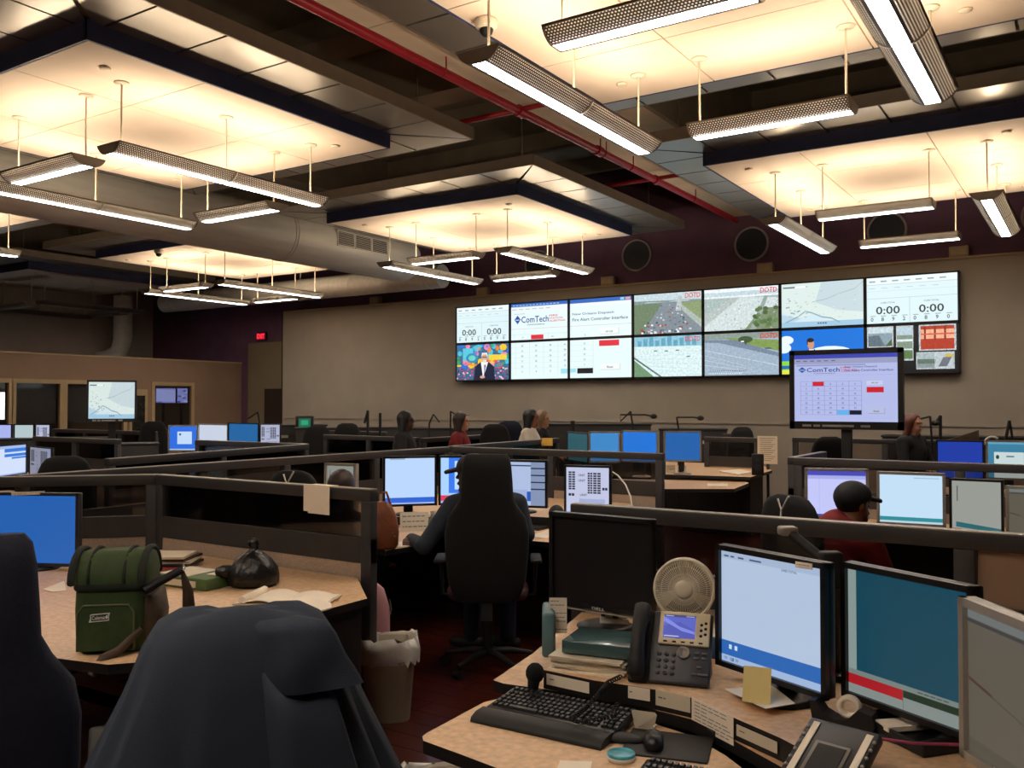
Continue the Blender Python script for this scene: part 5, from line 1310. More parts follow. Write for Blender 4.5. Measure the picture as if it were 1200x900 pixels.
m = MB(); m.add([(-.06, -.0235, .118), (.005, -.0235, .122), (.014, -.0235, .152), (-.05, -.0235, .148)], [(0, 1, 2, 3)]); bd = m.build('badge', M['white'], t)
cv = Canvas(.064, .027, 'f0efe6'); cv.rect(.04, .1, .96, .9, '2a3a22'); cv.text('Coleman', .46, .24, .54, 'f0efe6', width=.76, center=True); cv.disc(.89, .5, .055, .26, 'f0efe6')
s = put(cv.mesh('badge_print', print_mat()), 'badge_print', bd, (-.022, -.0238, .135)); s.rotation_euler = (0, R(-4), 0)
MB().loft([sup(.028 * k, cd * .8, z_, cd, 14, .6, cw * 1.03) for k, z_ in ((.6, .03), (1.3, .05), (1.5, .12), (1.0, .19), (.5, .2))]).build('side_pocket', M['grime'], t)
MB().tube([(cw * .98, .0, ch - .005), (cw * 1.3, .03, ch + .02), (cw * 1.85, .09, ch + .055)], .017, 6).build('shoulder_strap', M['softblack'], t)
MB().tube([(cw * 1.85, .09, ch + .06), (cw * 1.9, .09, ch + .075), (cw * 1.94, .08, ch + .06), (cw * 1.88, .08, ch + .05)], .004, 6).build('strap_clip', M['chrome'], t)
MB().tube([(cw * 1.88, .085, ch + .05), (cw * 2.02, .1, ch - .03), (cw * 2.02, .12, ch - .1), (cw * 1.8, .13, .03)], [.008, .022, .026, .018], 6).build('strap_loop', M['grime'], t)
MB().tube([(cw * .95, -.025, .09), (cw * .4, -.05, .02), (cw * .05, -.075, .004), (-cw * .2, -.10, -.05)], [.012, .018, .018, .016], 6).build('hanging_strap', M['grime'], t)
# tied black bag
q = az(297, 686, ZL)
t = empty('tied_bag', (q.x, q.y, ZL), face_away(297), 'knotted black plastic bag against the tan divider', 'bag')
r2 = random.Random(11); rings = []
for z_, rx_, ry_ in ((0, .085, .07), (.015, .12, .10), (.05, .125, .105), (.09, .115, .095), (.13, .085, .075), (.16, .05, .045), (.175, .022, .02), (.19, .018, .016), (.205, .026, .022), (.225, .022, .02), (.235, .01, .01)):
    rings.append([p + Vector((r2.uniform(-1, 1), r2.uniform(-1, 1), 0)) * .006 for p in sup(rx_, ry_, z_, 0, 26, .9)])
MB().loft(rings).build('bag_body', M['plasticbag'], t)
MB().loft([[p + Vector((-.13, -.0, .075)) for p in sup(.05 * k, .03 * k, z_, 0, 14, .9)] for k, z_ in ((.3, -.03), (.9, -.022), (1.1, 0), (1, .02), (.4, .032))]).build('bag_tail', M['plasticbag'], t)
# notebook, books, box, magazines
def book(name, label, cat, px, rz, d, cover, z0=ZL, page='paper'):
    q = az(px[0], px[1], z0); t = empty(name, (q.x, q.y, z0), rz, label, cat)
    MB().rbox((0, 0, d[2] * .06), (d[0], d[1], d[2] * .12), .001).rbox((0, 0, d[2] * .94), (d[0], d[1], d[2] * .12), .001).rbox((-d[0] / 2 + .002, 0, d[2] / 2), (.004, d[1], d[2]), .001).build('cover', M[cover], t)
    MB().box((.003, 0, d[2] / 2), (d[0] - .012, d[1] - .012, d[2] * .76)).build('pages', M[page], t); return t
q0 = az(232, 684, ZL)
t = empty('carton', (q0.x, q0.y, ZL), R(6), 'flat green and cream carton beside the strap clip', 'box')
MB().rbox((0, 0, .028), (.36, .24, .056), .004).build('carton_body', mat('carton_green', '4c6438', .6, var=.12), t)
MB().box((-.06, 0, .0575), (.2, .2, .002)).box((.12, .04, .0575), (.08, .12, .002)).build('cream_print', M['paper2'], t); MB().box((.0, -.121, .026), (.22, .002, .03)).build('front_label', M['paper2'], t)
book('red_book', 'thin red book lying behind the cream carton', 'book', (205, 672), R(12), (.24, .17, .02), 'red')
t = empty('magazine_pile', (*az(196, 664, ZL)[:2], ZL), R(30), 'untidy pile of magazines behind the cooler bag', 'magazines')
for i in range(5): MB().box((.01 * ((i * 3) % 4 - 1.5), .012 * ((i * 5) % 4 - 1.5), .008 + i * .015), (.30, .22, .013), rz=R((i * 41) % 17 - 8)).build('magazine', M[('paper2', 'cabinet', 'paper2', 'grime', 'paper2')[i]], t)
t = empty('open_notebook', (*az(338, 702, ZL + .01)[:2], ZL + .006), R(24), 'open notebook with a curled white page', 'notebook')
m = MB()
for s in (-1, 1):
    m.loft([[Vector((s * (.0 + .2 * i / 6), y_, .006 + .014 * math.sin(math.pi * min(1, i / 5)) * (1 if s > 0 else 1.2))) for i in range(7)] for y_ in (-.13, .13)], closed=False, caps=False)
m.build('pages', M['paper'], t); MB().box((0, 0, .002), (.42, .27, .004)).build('cover', M['paper2'], t)
o = MB().tube([(-.17, -.12, .018), (-.17, .12, .018)], .018, 12).build('curled_page', M['paper'], t)
sheet('writing_pad', 'pale writing pad at the end of the left desk', 'paper', [(335, 712), (358, 699), (388, 708), (389, 713), (350, 726)], ZL + .03, 'paper', .006)
sheet('loose_paper', 'white sheet under the blue monitor, beside the cooler bag', 'paper', [(50, 691), (75, 681), (78, 692), (62, 694)], ZL)
# note draped on the divider and clip label on the blue monitor
t = empty('draped_note', (*ay(367, 590, 3.47)[:2], DZ), 0, 'cream paper note hung over the top of the tan divider', 'note')
t.location.y = 3.53
MB().box((0, -.045, -.062), (.17, .002, .145), rz=R(2)).box((.03, -.049, -.07), (.17, .002, .15), rz=R(-3)).build('front_sheet', M['paper'], t); MB().box((.01, -.006, .006), (.17, .08, .002)).box((.01, .034, -.04), (.17, .002, .09)).build('fold', M['paper'], t)
q = ad(33, 577.5, 4.88); card('asset_sticker', 'white sticker on the top edge of the bright blue monitor', 'label', (q.x, q.y, q.z - .012), face_away(33), .16, .018, 'paper2', lines_=1)

# jacket over a chair
q = ad(282, 800, 1.92); rzj = face_away(285)
ch_ = chair('office chair under the draped dark jacket', (q.x, q.y), rzj, TASK, 'chairfab', arms=False, zs=1.09)
t = empty('draped_jacket', (q.x, q.y, 0), rzj, 'dark blue-grey jacket draped over a chair back in the foreground', 'jacket')
rows = [(1.272, .07, .018), (1.268, .115, .04), (1.25, .148, .062), (1.21, .172, .082), (1.14, .2, .10), (1.05, .24, .12), (.95, .285, .14), (.84, .325, .16), (.72, .35, .175), (.58, .362, .185)]
rings = []; n = 96
for (z_, hx, hy) in rows:
    g = (1.272 - z_) / .7; ring = []
    for i in range(n):
        a_ = 2 * math.pi * i / n; c_, s_ = math.cos(a_), math.sin(a_)
        w_ = 1 + g * (.06 * math.sin(5 * a_ + 1.5 * g) + .06 * math.sin(11 * a_ + 3 * g + 1) + .05 * math.sin(17 * a_ - 3 * g) + .04 * math.sin(29 * a_ + 6 * g))
        ring.append(Vector((hx * math.copysign(abs(c_) ** .7, c_) * w_ + .012 * g, -.275 + hy * math.copysign(abs(s_) ** .75, s_) * w_ - .03 * g, z_ + .006 * math.sin(3 * a_))))
    rings.append(ring)
MB().loft(rings, caps=False).add([tuple(p) for p in rings[0]], [tuple(range(n))], smooth=True).build('jacket_body', M['jacket'], t)
def jsurf(a_, z_):
    for (za, xa, ya), (zb_, xb, yb) in zip(rows, rows[1:]):
        if zb_ <= z_ <= za: f_ = (za - z_) / (za - zb_); hx, hy = xa + (xb - xa) * f_, ya + (yb - ya) * f_; break
    g = (1.272 - z_) / .7; c_, s_ = math.cos(a_), math.sin(a_)
    return Vector((hx * math.copysign(abs(c_) ** .7, c_) + .012 * g, -.275 + hy * math.copysign(abs(s_) ** .75, s_) - .03 * g, z_))
def jpatch(name, zs_, a0, a1, off, n_=16):
    gr = []
    for k_, z_ in enumerate(zs_):
        v_ = k_ / (len(zs_) - 1); row = []
        for i in range(n_ + 1):
            u_ = i / n_; A = R(a0(v_) + (a1(v_) - a0(v_)) * u_); p = jsurf(A, z_)
            d_ = Vector((math.cos(A), math.sin(A), .15)).normalized()
            edge = min(1, 5 * u_, 5 * (1 - u_), 6 * v_ + .0)
            row.append(p + d_ * (-.012 + (off + .012) * math.sin(math.pi / 2 * edge) + .006 * math.sin(9 * v_ + 7 * u_) * v_))
        gr.append(row)
    MB().loft(gr, closed=False, caps=False).build(name, M['jacket'], t)
jpatch('sleeve', [1.19 - .033 * k_ for k_ in range(19)], lambda v_: -86 + 2 * v_, lambda v_: -50 - 6 * v_, .045)
jpatch('shoulder_flap', [1.262, 1.25, 1.235, 1.215, 1.19, 1.165, 1.14], lambda v_: -88 + 4 * v_, lambda v_: -38 + 10 * v_, .05)

# ================================================================== MIDDLE AND FAR SMALL THINGS
q = az(486, 612, .82); card('note_card', 'cream handwritten card leaning under the pale blue monitor', 'note', (*ad(486, 609, 5.95)[:2], .80), face_away(486) + R(6), .19, .13, 'paper', rx=R(-14), lines_=3)
q = ad(507, 605, 5.9)
t = empty('water_bottle', (q.x, q.y, .745), 0, 'clear bottle with green label beside the note card', 'bottle')
MB().lathe([(0, 0), (.03, 0), (.032, .02), (.031, .12), (.028, .14), (.013, .17), (.013, .185), (0, .185)], 18).build('bottle_body', mat('bottle_plastic', '9aa59a', .1, alpha=.55), t); MB().lathe([(.0325, .05), (.0325, .1)], 18, caps=False).build('label_band', mat('green_label', '5d7a3c', .5), t); MB().cyl((0, 0, .184), (0, 0, .2), .015).build('bottle_cap', M['white'], t)
sheet('loose_paper', 'white sheets on the desk right of the high chair', 'paper', [(618, 629), (648, 619), (652, 628), (640, 631)], .743)
sheet('loose_paper', 'cream paper under the elbow of the person in the cap', 'paper', [(456, 637), (478, 634), (480, 640), (458, 642)], .743)
q = ad(447, 607, 5.62)
t = empty('leather_bag', (q.x, q.y, .745), face_away(452), 'brown leather handbag with rivets beside the divider end', 'bag')
MB().loft([sup(hx, hy, z_, 0, 24, .7) for z_, hx, hy in ((0, .09, .05), (.02, .105, .06), (.10, .11, .055), (.20, .095, .045), (.27, .06, .03), (.29, .03, .015))]).build('bag_body', M['leather'], t)
MB().tube([(-.06, 0, .26), (-.04, 0, .34), (.03, 0, .35), (.06, 0, .26)], .009, 6).build('bag_handle', M['leather'], t)
for x, z_ in ((.07, .10), (.08, .08), (.06, .12)): MB().ball((x, -.055, z_), .005, 8).build('rivet', M['chrome'], t)
q = ad(427, 740, 5.05)
t = empty('backpack', (q.x, q.y, 0), face_away(427), 'pink backpack peeking out behind the divider post', 'backpack')
MB().loft([sup(hx, hy, z_, 0, 24, .6) for z_, hx, hy in ((.0, .12, .07), (.03, .14, .085), (.3, .145, .09), (.5, .14, .08), (.6, .11, .06), (.645, .06, .03))]).build('pack_body', M['pink'], t); MB().loft([sup(hx, .03, z_, -.08, 18, .6) for z_, hx in ((.06, .09), (.1, .11), (.3, .11), (.34, .08))]).build('front_pocket', M['pink'], t); MB().tube([(.14, -.03, .55), (.15, -.05, .5), (.145, -.05, .47)], .004, 6).build('zip_pull', M['chrome'], t)
o = MB().tube([ad(716, 552, 6.75), ad(724, 557, 6.7), ad(733, 568, 6.65), ad(739, 582, 6.6), ad(741, 596, 6.55), ad(741, 612, 6.5)], .006, 8).build('white_cable', M['white']); tag(o, 'white cable arching off the black block monitor', 'cable')
q = ad(652, 588, 6.2)
t = empty('speaker_ball', (q.x, q.y, .82), face_away(652), 'round black speaker ball beside the black block monitor', 'speaker')
MB().ball((0, 0, .07), (.055, .05, .06), 16).build('speaker_shell', M['softblack'], t); MB().lathe([(0, 0), (.05, 0), (.045, .015), (0, .015)], 18).build('base', M['softblack'], t)
q = ad(722, 577, 6.4)
t = empty('stapler', (q.x, q.y, .82), R(-20), 'black stapler on the shelf by the white cable', 'stapler')
MB().rbox((0, 0, .008), (.13, .035, .014), .005).build('foot', M['softblack'], t); MB().rbox((-.005, 0, .04), (.14, .03, .022), .008, ry=R(14)).build('arm', M['softblack'], t)
# third row small things
q = az(888, 557, .80)
t = empty('desk_speaker', (q.x, q.y, .80), face_away(888), 'small black upright speaker at the desk corner', 'speaker')
MB().rbox((0, .06, .125), (.14, .12, .25), .01).build('cabinet', M['softblack'], t); MB().cyl((0, -.002, .09), (0, .002, .09), .045, n=18).cyl((0, -.002, .18), (0, .002, .18), .025, n=14).build('driver', M['darkplastic'], t)
for (x0, y0, d_, lab) in ((786, 549, 10.9, 'white card under the blue monitor, nearer the aisle'), (799, 550, 10.85, 'second white card below the blue monitor')):
    q = ad(x0, y0, d_); card('white_card', lab, 'card', (q.x, q.y, .80), face_away(x0), .11, .10, 'paper', rx=R(-12), lines_=0)
sheet('loose_paper', 'cream papers lying beside the small speaker', 'paper', [(843, 553), (868, 551), (880, 554), (866, 557)], .803, 'paper', .012)
sheet('loose_paper', 'white strip on the lower desk level behind the aisle', 'paper', [(829, 570), (853, 570), (853, 567), (829, 567)], .743, 'paper', .004)
q = ay(898, 543, 11.45)
t = empty('posted_sheet', (q.x, 11.5, q.z), 0, 'printed white sheet hung at the end of the glazed divider', 'paper')
MB().box((0, 0, .17), (.26, .003, .36)).build('sheet', M['paper'], t); MB().box((0, .02, .17 - (q.z) / 2), (.03, .03, q.z + .3)).build('holder_post', M['frame'], t)
m = MB(); [m.box((-.01 * (i % 3), -.003, .32 - i * .026), (.2 - .03 * (i % 3), .001, .006)) for i in range(12)]; m.build('printed_lines', mat('ink_grey', '8a8478', .8), t)
q = ad(641, 512, 11.2)
t = empty('yellow_folder', (q.x, q.y, 1.08), face_away(641), 'yellow folder held by the person in white', 'folder')
MB().box((0, 0, .09), (.14, .01, .14), rx=R(-50)).build('cover', M['yellow'], t)
# microphone arms
def mic_arm(label, base_, pts, zb=0.0, r_=.014, head=True, dep=11.5):
    W = [ad(x, y, dep) for x, y in pts]; b0 = Vector((W[0].x, W[0].y, zb))
    t = empty('boom_microphone', b0, 0, label, 'microphone', 'boom microphones')
    MB().tube([(0, 0, 0)] + [p - b0 for p in W[:2]], r_, 6).lathe([(0, 0), (.06, 0), (.05, .02), (0, .02)], 14).build('stand', M['softblack'], t)
    if len(W) > 2: MB().tube([p - b0 for p in W[1:]], r_ * .8, 6).build('boom_arm', M['softblack'], t)
    if head: MB().ball(W[-1] - b0, (.05, .05, .035), 10).build('microphone_head', M['softblack'], t)
mic_arm('articulated boom microphone before the traffic pictures', None, [(742, 503), (739, 482), (727, 494), (727, 486), (756, 486), (766, 488)], dep=12.2)
mic_arm('thin gooseneck microphone right of the articulated boom', None, [(795, 501), (793, 489), (812, 489), (821, 490)], dep=12.4)
mic_arm('upright microphone pair beside the big television, bent one', None, [(1092, 517), (1090, 488), (1078, 491)], dep=10.8, head=False)
mic_arm('thick upright microphone arm next to the bent one', None, [(1102, 517), (1102, 487), (1096, 496)], dep=10.8, r_=.02)
mic_arm('forked microphone stand above the memo monitor', None, [(1178, 517), (1183, 493), (1187, 517)], dep=10.2, r_=.018, head=False)
mic_arm('upright microphone stand with a slanted brace far left of the person in the dark top', None, [(431, 504), (431, 481), (427, 496)], dep=13.0, head=False, r_=.02)
mic_arm('plain short upright post near the person in the dark top', None, [(445.5, 504), (445.5, 484)], dep=13.0, head=False, r_=.02)
mic_arm('tent-shaped microphone arm between the persons in dark and red tops', None, [(503, 496), (508, 485.5), (515, 495)], dep=13.0, head=False, r_=.012)
mic_arm('bent microphone arm touching the person in red', None, [(528, 496), (528, 482), (533, 485)], dep=13.0, head=False, r_=.012)
mic_arm('slanted lamp arm in front of the dark door', None, [(304, 494), (302, 483), (290, 491)], dep=14.0, head=False, r_=.014)
mic_arm('short dark post behind the person in white', None, [(671, 507), (671, 493)], dep=12.6, head=False, r_=.032)
# far cabinets and equipment that carry the far screens
for lab, px, d_, w_, z_ in (('dark cabinet under the television with the map', 131, 12.4, 1.2, 1.1), ('long dark counter before the office windows', 40, 13.8, 2.2, 1.12), ('dark console counter before the exit door', 300, 15.6, 2.4, 1.28), ('dark console counter before the bare screen wall', 425, 15.2, 2.2, 1.25), ('dark equipment counter behind the person in red', 525, 13.8, 1.5, 1.28), ('dark equipment counter behind the person in white', 690, 14.0, 1.9, 1.34), ('low dark console with small white label below the forecast screen', 812, 13.7, 1.0, 1.27), ('dark wood counter along the wall beyond the memo monitor', 1130, 11.9, 2.0, 1.22)):
    t = shelf_under(lab, px, 490, d_, w_, .5, z_)
    MB().box((w_ * .2, -.2, z_ - .2), (.12, .004, .05)).build('label_plate', M['paper2'], t)
q = ad(357, 492, 15.3)
t = empty('lit_equipment', (q.x, q.y, 1.26), face_away(357), 'small green lit equipment display on the far counter', 'equipment')
MB().rbox((0, 0, .06), (.3, .2, .24), .01).build('case', M['cabinet'], t); cv = Canvas(.2, .16, '1f7a5a'); cv.rect(.2, .3, .8, .8, '3fc090'); put(cv.mesh('display', screen_mat(.6)), 'display', t, (0, -.103, .06))
t = empty('wedge_terminal', (*ad(1145, 512, 10.6)[:2], 1.22), face_away(1145), 'dark wedge-shaped terminal beyond the cobalt monitor', 'terminal')
m = MB(); m.add([(-.35, -.1, -.3), (.02, -.1, -.3), (.02, -.1, .12), (-.35, -.1, -.02), (-.35, .1, -.3), (.02, .1, -.3), (.02, .1, .12), (-.35, .1, -.02)], [(0, 1, 2, 3), (5, 4, 7, 6), (1, 5, 6, 2), (2, 6, 7, 3), (3, 7, 4, 0), (4, 5, 1, 0)]); m.build('case', M['grime'], t)
q = ad(1163, 516, 9.12)
o = MB().tube([Vector((0, 0, 0)) + Vector((.07 * math.cos(a_), 0, .07 * math.sin(a_))) for a_ in [math.pi * (1.05 - i / 14 * .8) for i in range(15)]], .012, 6).build('headset', M['white'], None, (q.x, q.y, q.z - .035), face_away(1163)); tag(o, 'white headset band resting on the memo monitor', 'headset')
# ================================================================== PEOPLE
def surface_net(F, org, h):
    S = F < 0
    c = S[:-1, :-1, :-1].astype(np.int8)
    for a in (0, 1):
        for b in (0, 1):
            for d in (0, 1):
                if a or b or d: c = c + S[a:S.shape[0] - 1 + a, b:S.shape[1] - 1 + b, d:S.shape[2] - 1 + d]
    act = np.argwhere((c > 0) & (c < 8))
    idx = -np.ones(c.shape, np.int64); idx[act[:, 0], act[:, 1], act[:, 2]] = np.arange(len(act))
    pos = np.zeros((len(act), 3)); cnt = np.zeros(len(act))
    for ax_ in range(3):
        o1, o2 = [i for i in range(3) if i != ax_]
        for a in (0, 1):
            for b in (0, 1):
                off = np.zeros(3, int); off[o1] = a; off[o2] = b; off2 = off.copy(); off2[ax_] = 1
                p = act + off; q = act + off2
                f0 = F[p[:, 0], p[:, 1], p[:, 2]]; f1 = F[q[:, 0], q[:, 1], q[:, 2]]
                m = (f0 < 0) != (f1 < 0); t = np.where(m, f0 / np.where(m, f0 - f1, 1), 0)
                pt = np.tile(off.astype(float), (len(act), 1)); pt[:, ax_] += t
                pos[m] += pt[m]; cnt[m] += 1
    V = (act + pos / cnt[:, None]) * h + org
    faces = []
    for ax_ in range(3):
        o1, o2 = (ax_ + 1) % 3, (ax_ + 2) % 3
        sl0 = [slice(None)] * 3; sl1 = [slice(None)] * 3; sl0[ax_] = slice(0, -1); sl1[ax_] = slice(1, None)
        a, b = S[tuple(sl0)], S[tuple(sl1)]
        E_ = np.argwhere(a != b); ins = a[E_[:, 0], E_[:, 1], E_[:, 2]]
        ok = (E_[:, o1] > 0) & (E_[:, o2] > 0) & (E_[:, o1] < idx.shape[o1]) & (E_[:, o2] < idx.shape[o2])
        E_, ins = E_[ok], ins[ok]
        def cell(da, db):
            k = E_.copy(); k[:, o1] -= da; k[:, o2] -= db; return idx[k[:, 0], k[:, 1], k[:, 2]]
        q = np.stack([cell(1, 1), cell(0, 1), cell(0, 0), cell(1, 0)], 1)
        q[~ins] = q[~ins][:, ::-1]; faces.append(q)
    return V, np.concatenate(faces)
def sdf_field(prims, h, k, pad=.05, lo=None, hi=None):
    if lo is None:
        P0 = []
        for p in prims:
            r = max(p[3], p[4]) if p[0] == 'cap' else max(p[2])
            for c in ((p[1], p[2]) if p[0] == 'cap' else (p[1],)): P0 += [np.array(c) - r, np.array(c) + r]
        lo = np.min(P0, 0) - pad; hi = np.max(P0, 0) + pad
    n = np.ceil((hi - lo) / h).astype(int) + 1
    F = np.full(n, .2, np.float32)
    for p in prims:
        kk = p[5] if p[0] == 'cap' and len(p) > 5 else (p[4] if p[0] == 'ell' and len(p) > 4 else k)
        if p[0] == 'cap':
            a, b, r = np.array(p[1], float), np.array(p[2], float), max(p[3], p[4]); bl, bh = np.minimum(a, b) - r, np.maximum(a, b) + r
        else:
            a = np.array(p[1], float); r = max(p[2]); bl, bh = a - r, a + r
        i0 = np.maximum(((bl - .06 - lo) / h).astype(int), 0); i1 = np.minimum(((bh + .06 - lo) / h).astype(int) + 2, n)
        if (i1 <= i0).any(): continue
        X = np.stack(np.meshgrid(*[lo[j] + h * np.arange(i0[j], i1[j]) for j in range(3)], indexing='ij'), -1)
        if p[0] == 'cap':
            ab = b - a; t = np.clip(((X - a) @ ab) / max(ab @ ab, 1e-9), 0, 1)
            d = np.linalg.norm(X - (a + t[..., None] * ab), axis=-1) - (p[3] + (p[4] - p[3]) * t)
        else:
            Y = (X - a) @ np.array(p[3]) if p[3] is not None else X - a
            rr = np.array(p[2], float); k0 = np.linalg.norm(Y / rr, axis=-1); k1 = np.linalg.norm(Y / rr ** 2, axis=-1)
            d = k0 * (k0 - 1) / np.maximum(k1, 1e-6)
        sl = tuple(slice(i0[j], i1[j]) for j in range(3)); f = F[sl]
        hh = np.clip(.5 + .5 * (f - d) / kk, 0, 1); F[sl] = f * (1 - hh) + d * hh - kk * hh * (1 - hh)
    return F, lo, n
def grid_pts(lo, n, h): return np.stack(np.meshgrid(*[lo[j] + h * np.arange(n[j]) for j in range(3)], indexing='ij'), -1)
def sdf_obj(name, prims, m, parent, h=.012, k=.02, cut=None):
    F, lo, n = sdf_field(prims, h, k)
    if cut is not None: F = np.maximum(F, cut(grid_pts(lo, n, h)))
    V, Q = surface_net(F, lo, h)
    me = bpy.data.meshes.new(name); me.from_pydata(V.tolist(), [], Q.tolist()); me.materials.append(m)
    me.polygons.foreach_set('use_smooth', [True] * len(me.polygons)); me.update()
    o = bpy.data.objects.new(name, me); col.objects.link(o); o.parent = parent; return o
def hand(prims, wr, direction, up, side, curl=.5, s=1.0):
    """palm, four unequal bent fingers and a thumb; side +1 puts the thumb toward `t`"""
    d = np.array(direction) / np.linalg.norm(direction); u_ = np.array(up) - d * np.dot(up, d); u_ /= np.linalg.norm(u_); t = np.cross(d, u_) * side
    wr = np.array(wr); pc = wr + d * .045 * s
    for o_ in (-.024, -.008, .008, .024): prims.append(('cap', wr + d * .012 + t * o_ * .6, wr + d * .085 * s + t * o_, .014 * s, .0125 * s, .012))
    for i, (o_, L) in enumerate(((.027, .068), (.009, .076), (-.009, .071), (-.026, .056))):
        b = wr + d * .088 * s + t * o_; p1 = b + (d * math.cos(curl * .5) - u_ * math.sin(curl * .5)) * L * .5 * s; p2 = p1 + (d * math.cos(curl * 1.5) - u_ * math.sin(curl * 1.5)) * L * .5 * s
        prims.append(('cap', b, p1, .0098 * s, .0092 * s, .004)); prims.append(('cap', p1, p2, .0092 * s, .008 * s, .003))
    b = wr + d * .03 * s + t * .03 * s; p1 = b + (d * .6 + t * .75 - u_ * .25) * .038 * s; p2 = p1 + (d * .9 + t * .25 - u_ * .35) * .03 * s
    prims.append(('cap', b, p1, .0135 * s, .0105 * s, .008)); prims.append(('cap', p1, p2, .0105 * s, .009 * s, .003))
def person(label, J, f, hair, skin, shirt, pants='dark_cloth', h=.014, cap=None, long_hair=0.0, glasses=False, hairtop=True, sleeves=True, collar=None):
    """J: joints in room coordinates; f: direction the face looks"""
    base = np.array([J['pelvis'][0], J['pelvis'][1], 0.0])
    t = empty('person', base, 0, label, 'person')
    j = {k_: np.array(v_, float) - base for k_, v_ in J.items()}
    f = np.array(f, float); f /= np.linalg.norm(f); s_ = np.cross(f, (0, 0, 1)); s_ /= np.linalg.norm(s_); u_ = np.cross(s_, f)
    Rm = np.stack([s_, f, u_], 1); H = j['head']
    E = lambda a, b, c: H + s_ * a + f * b + u_ * c
    head = [('ell', E(0, -.012, .022), (.074, .094, .098), Rm), ('ell', E(0, .024, -.05), (.055, .062, .064), Rm), ('cap', E(0, .084, .005), E(0, .099, -.022), .008, .012, .014), ('ell', E(0, .068, -.098), (.026, .022, .02), Rm, .015), ('cap', E(-.02, .083, -.058), E(.02, .083, -.058), .011, .011, .008), ('cap', E(-.03, .08, .022), E(.03, .08, .022), .014, .014, .012), ('ell', E(.076, -.008, -.008), (.010, .02, .031), Rm, .008), ('ell', E(-.076, -.008, -.008), (.010, .02, .031), Rm, .008)]
    torso = [('cap', j['pelvis'], j['chest'] - np.array((0, 0, .12)), .135, .135), ('cap', j['shL'] * .8 + j['shR'] * .2, j['shR'] * .8 + j['shL'] * .2, .085, .085, .05), ('ell', j['chest'], (.165, .12, .17), None, .06)]
    body = list(head) + [('cap', j['neck'], E(0, -.02, -.04), .056, .052, .03)]
    shirtp = [(p[0],) + tuple(p[1:]) for p in torso]
    for sd in 'LR':
        sh, el, wr = j['sh' + sd], j['el' + sd], j['wr' + sd]
        body += [('cap', sh, el, .05, .038, .03), ('cap', el, wr, .037, .026, .02)]
        d = wr - el; hd = j.get('hd' + sd, d)
        hand(body, wr, hd, (0, 0, 1), -1 if sd == 'L' else 1)
        shirtp += [('cap', sh, el, .066, .052, .04)]
        if sleeves: shirtp += [('cap', el, el + d * .86, .051, .041, .02)]
        hp, kn, an = j['hip' + sd], j['kn' + sd], j['an' + sd]
        body += [('cap', hp, kn, .075, .052, .04), ('cap', kn, an, .05, .036, .02)]
    body += [('cap', j['pelvis'], j['chest'], .12, .12, .05), ('cap', j['chest'] + np.array((0, 0, .1)), j['neck'], .075, .058, .05), ('cap', j['shL'], j['shR'], .055, .055, .05)]
    b_ = sdf_obj('body', body, M[skin], t, h, .02)
    nk = j['neck']
    sdf_obj('shirt', shirtp + [('cap', j['chest'] + np.array((0, 0, .1)), nk - np.array((0, 0, .02)), .095, .07, .05)], M[shirt], t, max(h, .012), .03, cut=lambda X: .055 - np.linalg.norm((X - (nk + f * .04 + np.array((0, 0, .035)))) / np.array((1, 1, .8)), axis=-1))
    pp = [('cap', j['hipL'], j['hipR'], .13, .13, .05)]
    for sd in 'LR': pp += [('cap', j['hip' + sd], j['kn' + sd], .095, .07, .03), ('cap', j['kn' + sd], j['an' + sd], .068, .056, .02)]
    sdf_obj('trousers', pp, M[pants], t, .018, .03)
    for sd in 'LR':
        an = j['an' + sd]; fd = f.copy(); fd[2] = 0
        sdf_obj('shoe', [('cap', an + np.array((0, 0, -.045)) - fd * .05, an + np.array((0, 0, -.05)) + fd * .13, .042, .036)], M['softblack'], t, .016, .02)
    for x in (-.03, .03): MB().ball(E(x, .079, .006), (.008, .005, .0055), 8).build('eye', M['softblack'], t)
    if hair:
        hp_ = [('ell', E(0, -.02, .03), (.087, .102, .104), Rm)]
        if long_hair:
            for a in (-1, -.35, .35, 1): hp_.append(('cap', E(a * .07, -.02 - .05 * (1 - abs(a)), .03), E(a * .095, -.03 - .06 * (1 - abs(a)), -.09 - long_hair), .042, .04, .04))
        def cut(X):
            Y = (X - E(0, .085, -.035)) @ Rm
            face = 1 - np.linalg.norm(Y / np.array((.066, .085, .118)), axis=-1)
            low = -(((X - H) @ u_) + .09 + long_hair + .04) 
            return np.maximum(face * .06, low)
        if not long_hair:
            def cut(X):
                Y = (X - E(0, .08, -.04)) @ Rm
                return np.maximum((1 - np.linalg.norm(Y / np.array((.09, .09, .112)), axis=-1)) * .06, -(((X - H) @ u_) + .075))
        sdf_obj('hair', hp_, M[hair], t, min(h, .012), .02, cut)
    if cap:
        sdf_obj('cap_crown', [('ell', E(0, -.012, .04), (.095, .115, .096), Rm)], M[cap], t, .008, .02, cut=lambda X: -(((X - H) @ u_) - .012 - .17 * ((X - H) @ f)))
        sdf_obj('cap_brim', [('cap', E(-.045, .085, .03), E(-.03, .165, .008), .012, .008, .02), ('cap', E(.045, .085, .03), E(.03, .165, .008), .012, .008, .02), ('cap', E(0, .085, .038), E(0, .178, .014), .012, .008, .02), ('cap', E(-.022, .085, .036), E(-.016, .174, .012), .012, .008, .02), ('cap', E(.022, .085, .036), E(.016, .174, .012), .012, .008, .02)], M[cap], t, .006, .012)
    if glasses: MB().tube([E(-.06, .085, .085), E(-.02, .105, .095), E(.02, .105, .095), E(.06, .085, .085)], .008, 6).build('sunglasses', M['chrome'], t)
    return t
def rotv(x, y, a): return np.array((x * math.cos(a) - y * math.sin(a), x * math.sin(a) + y * math.cos(a)))
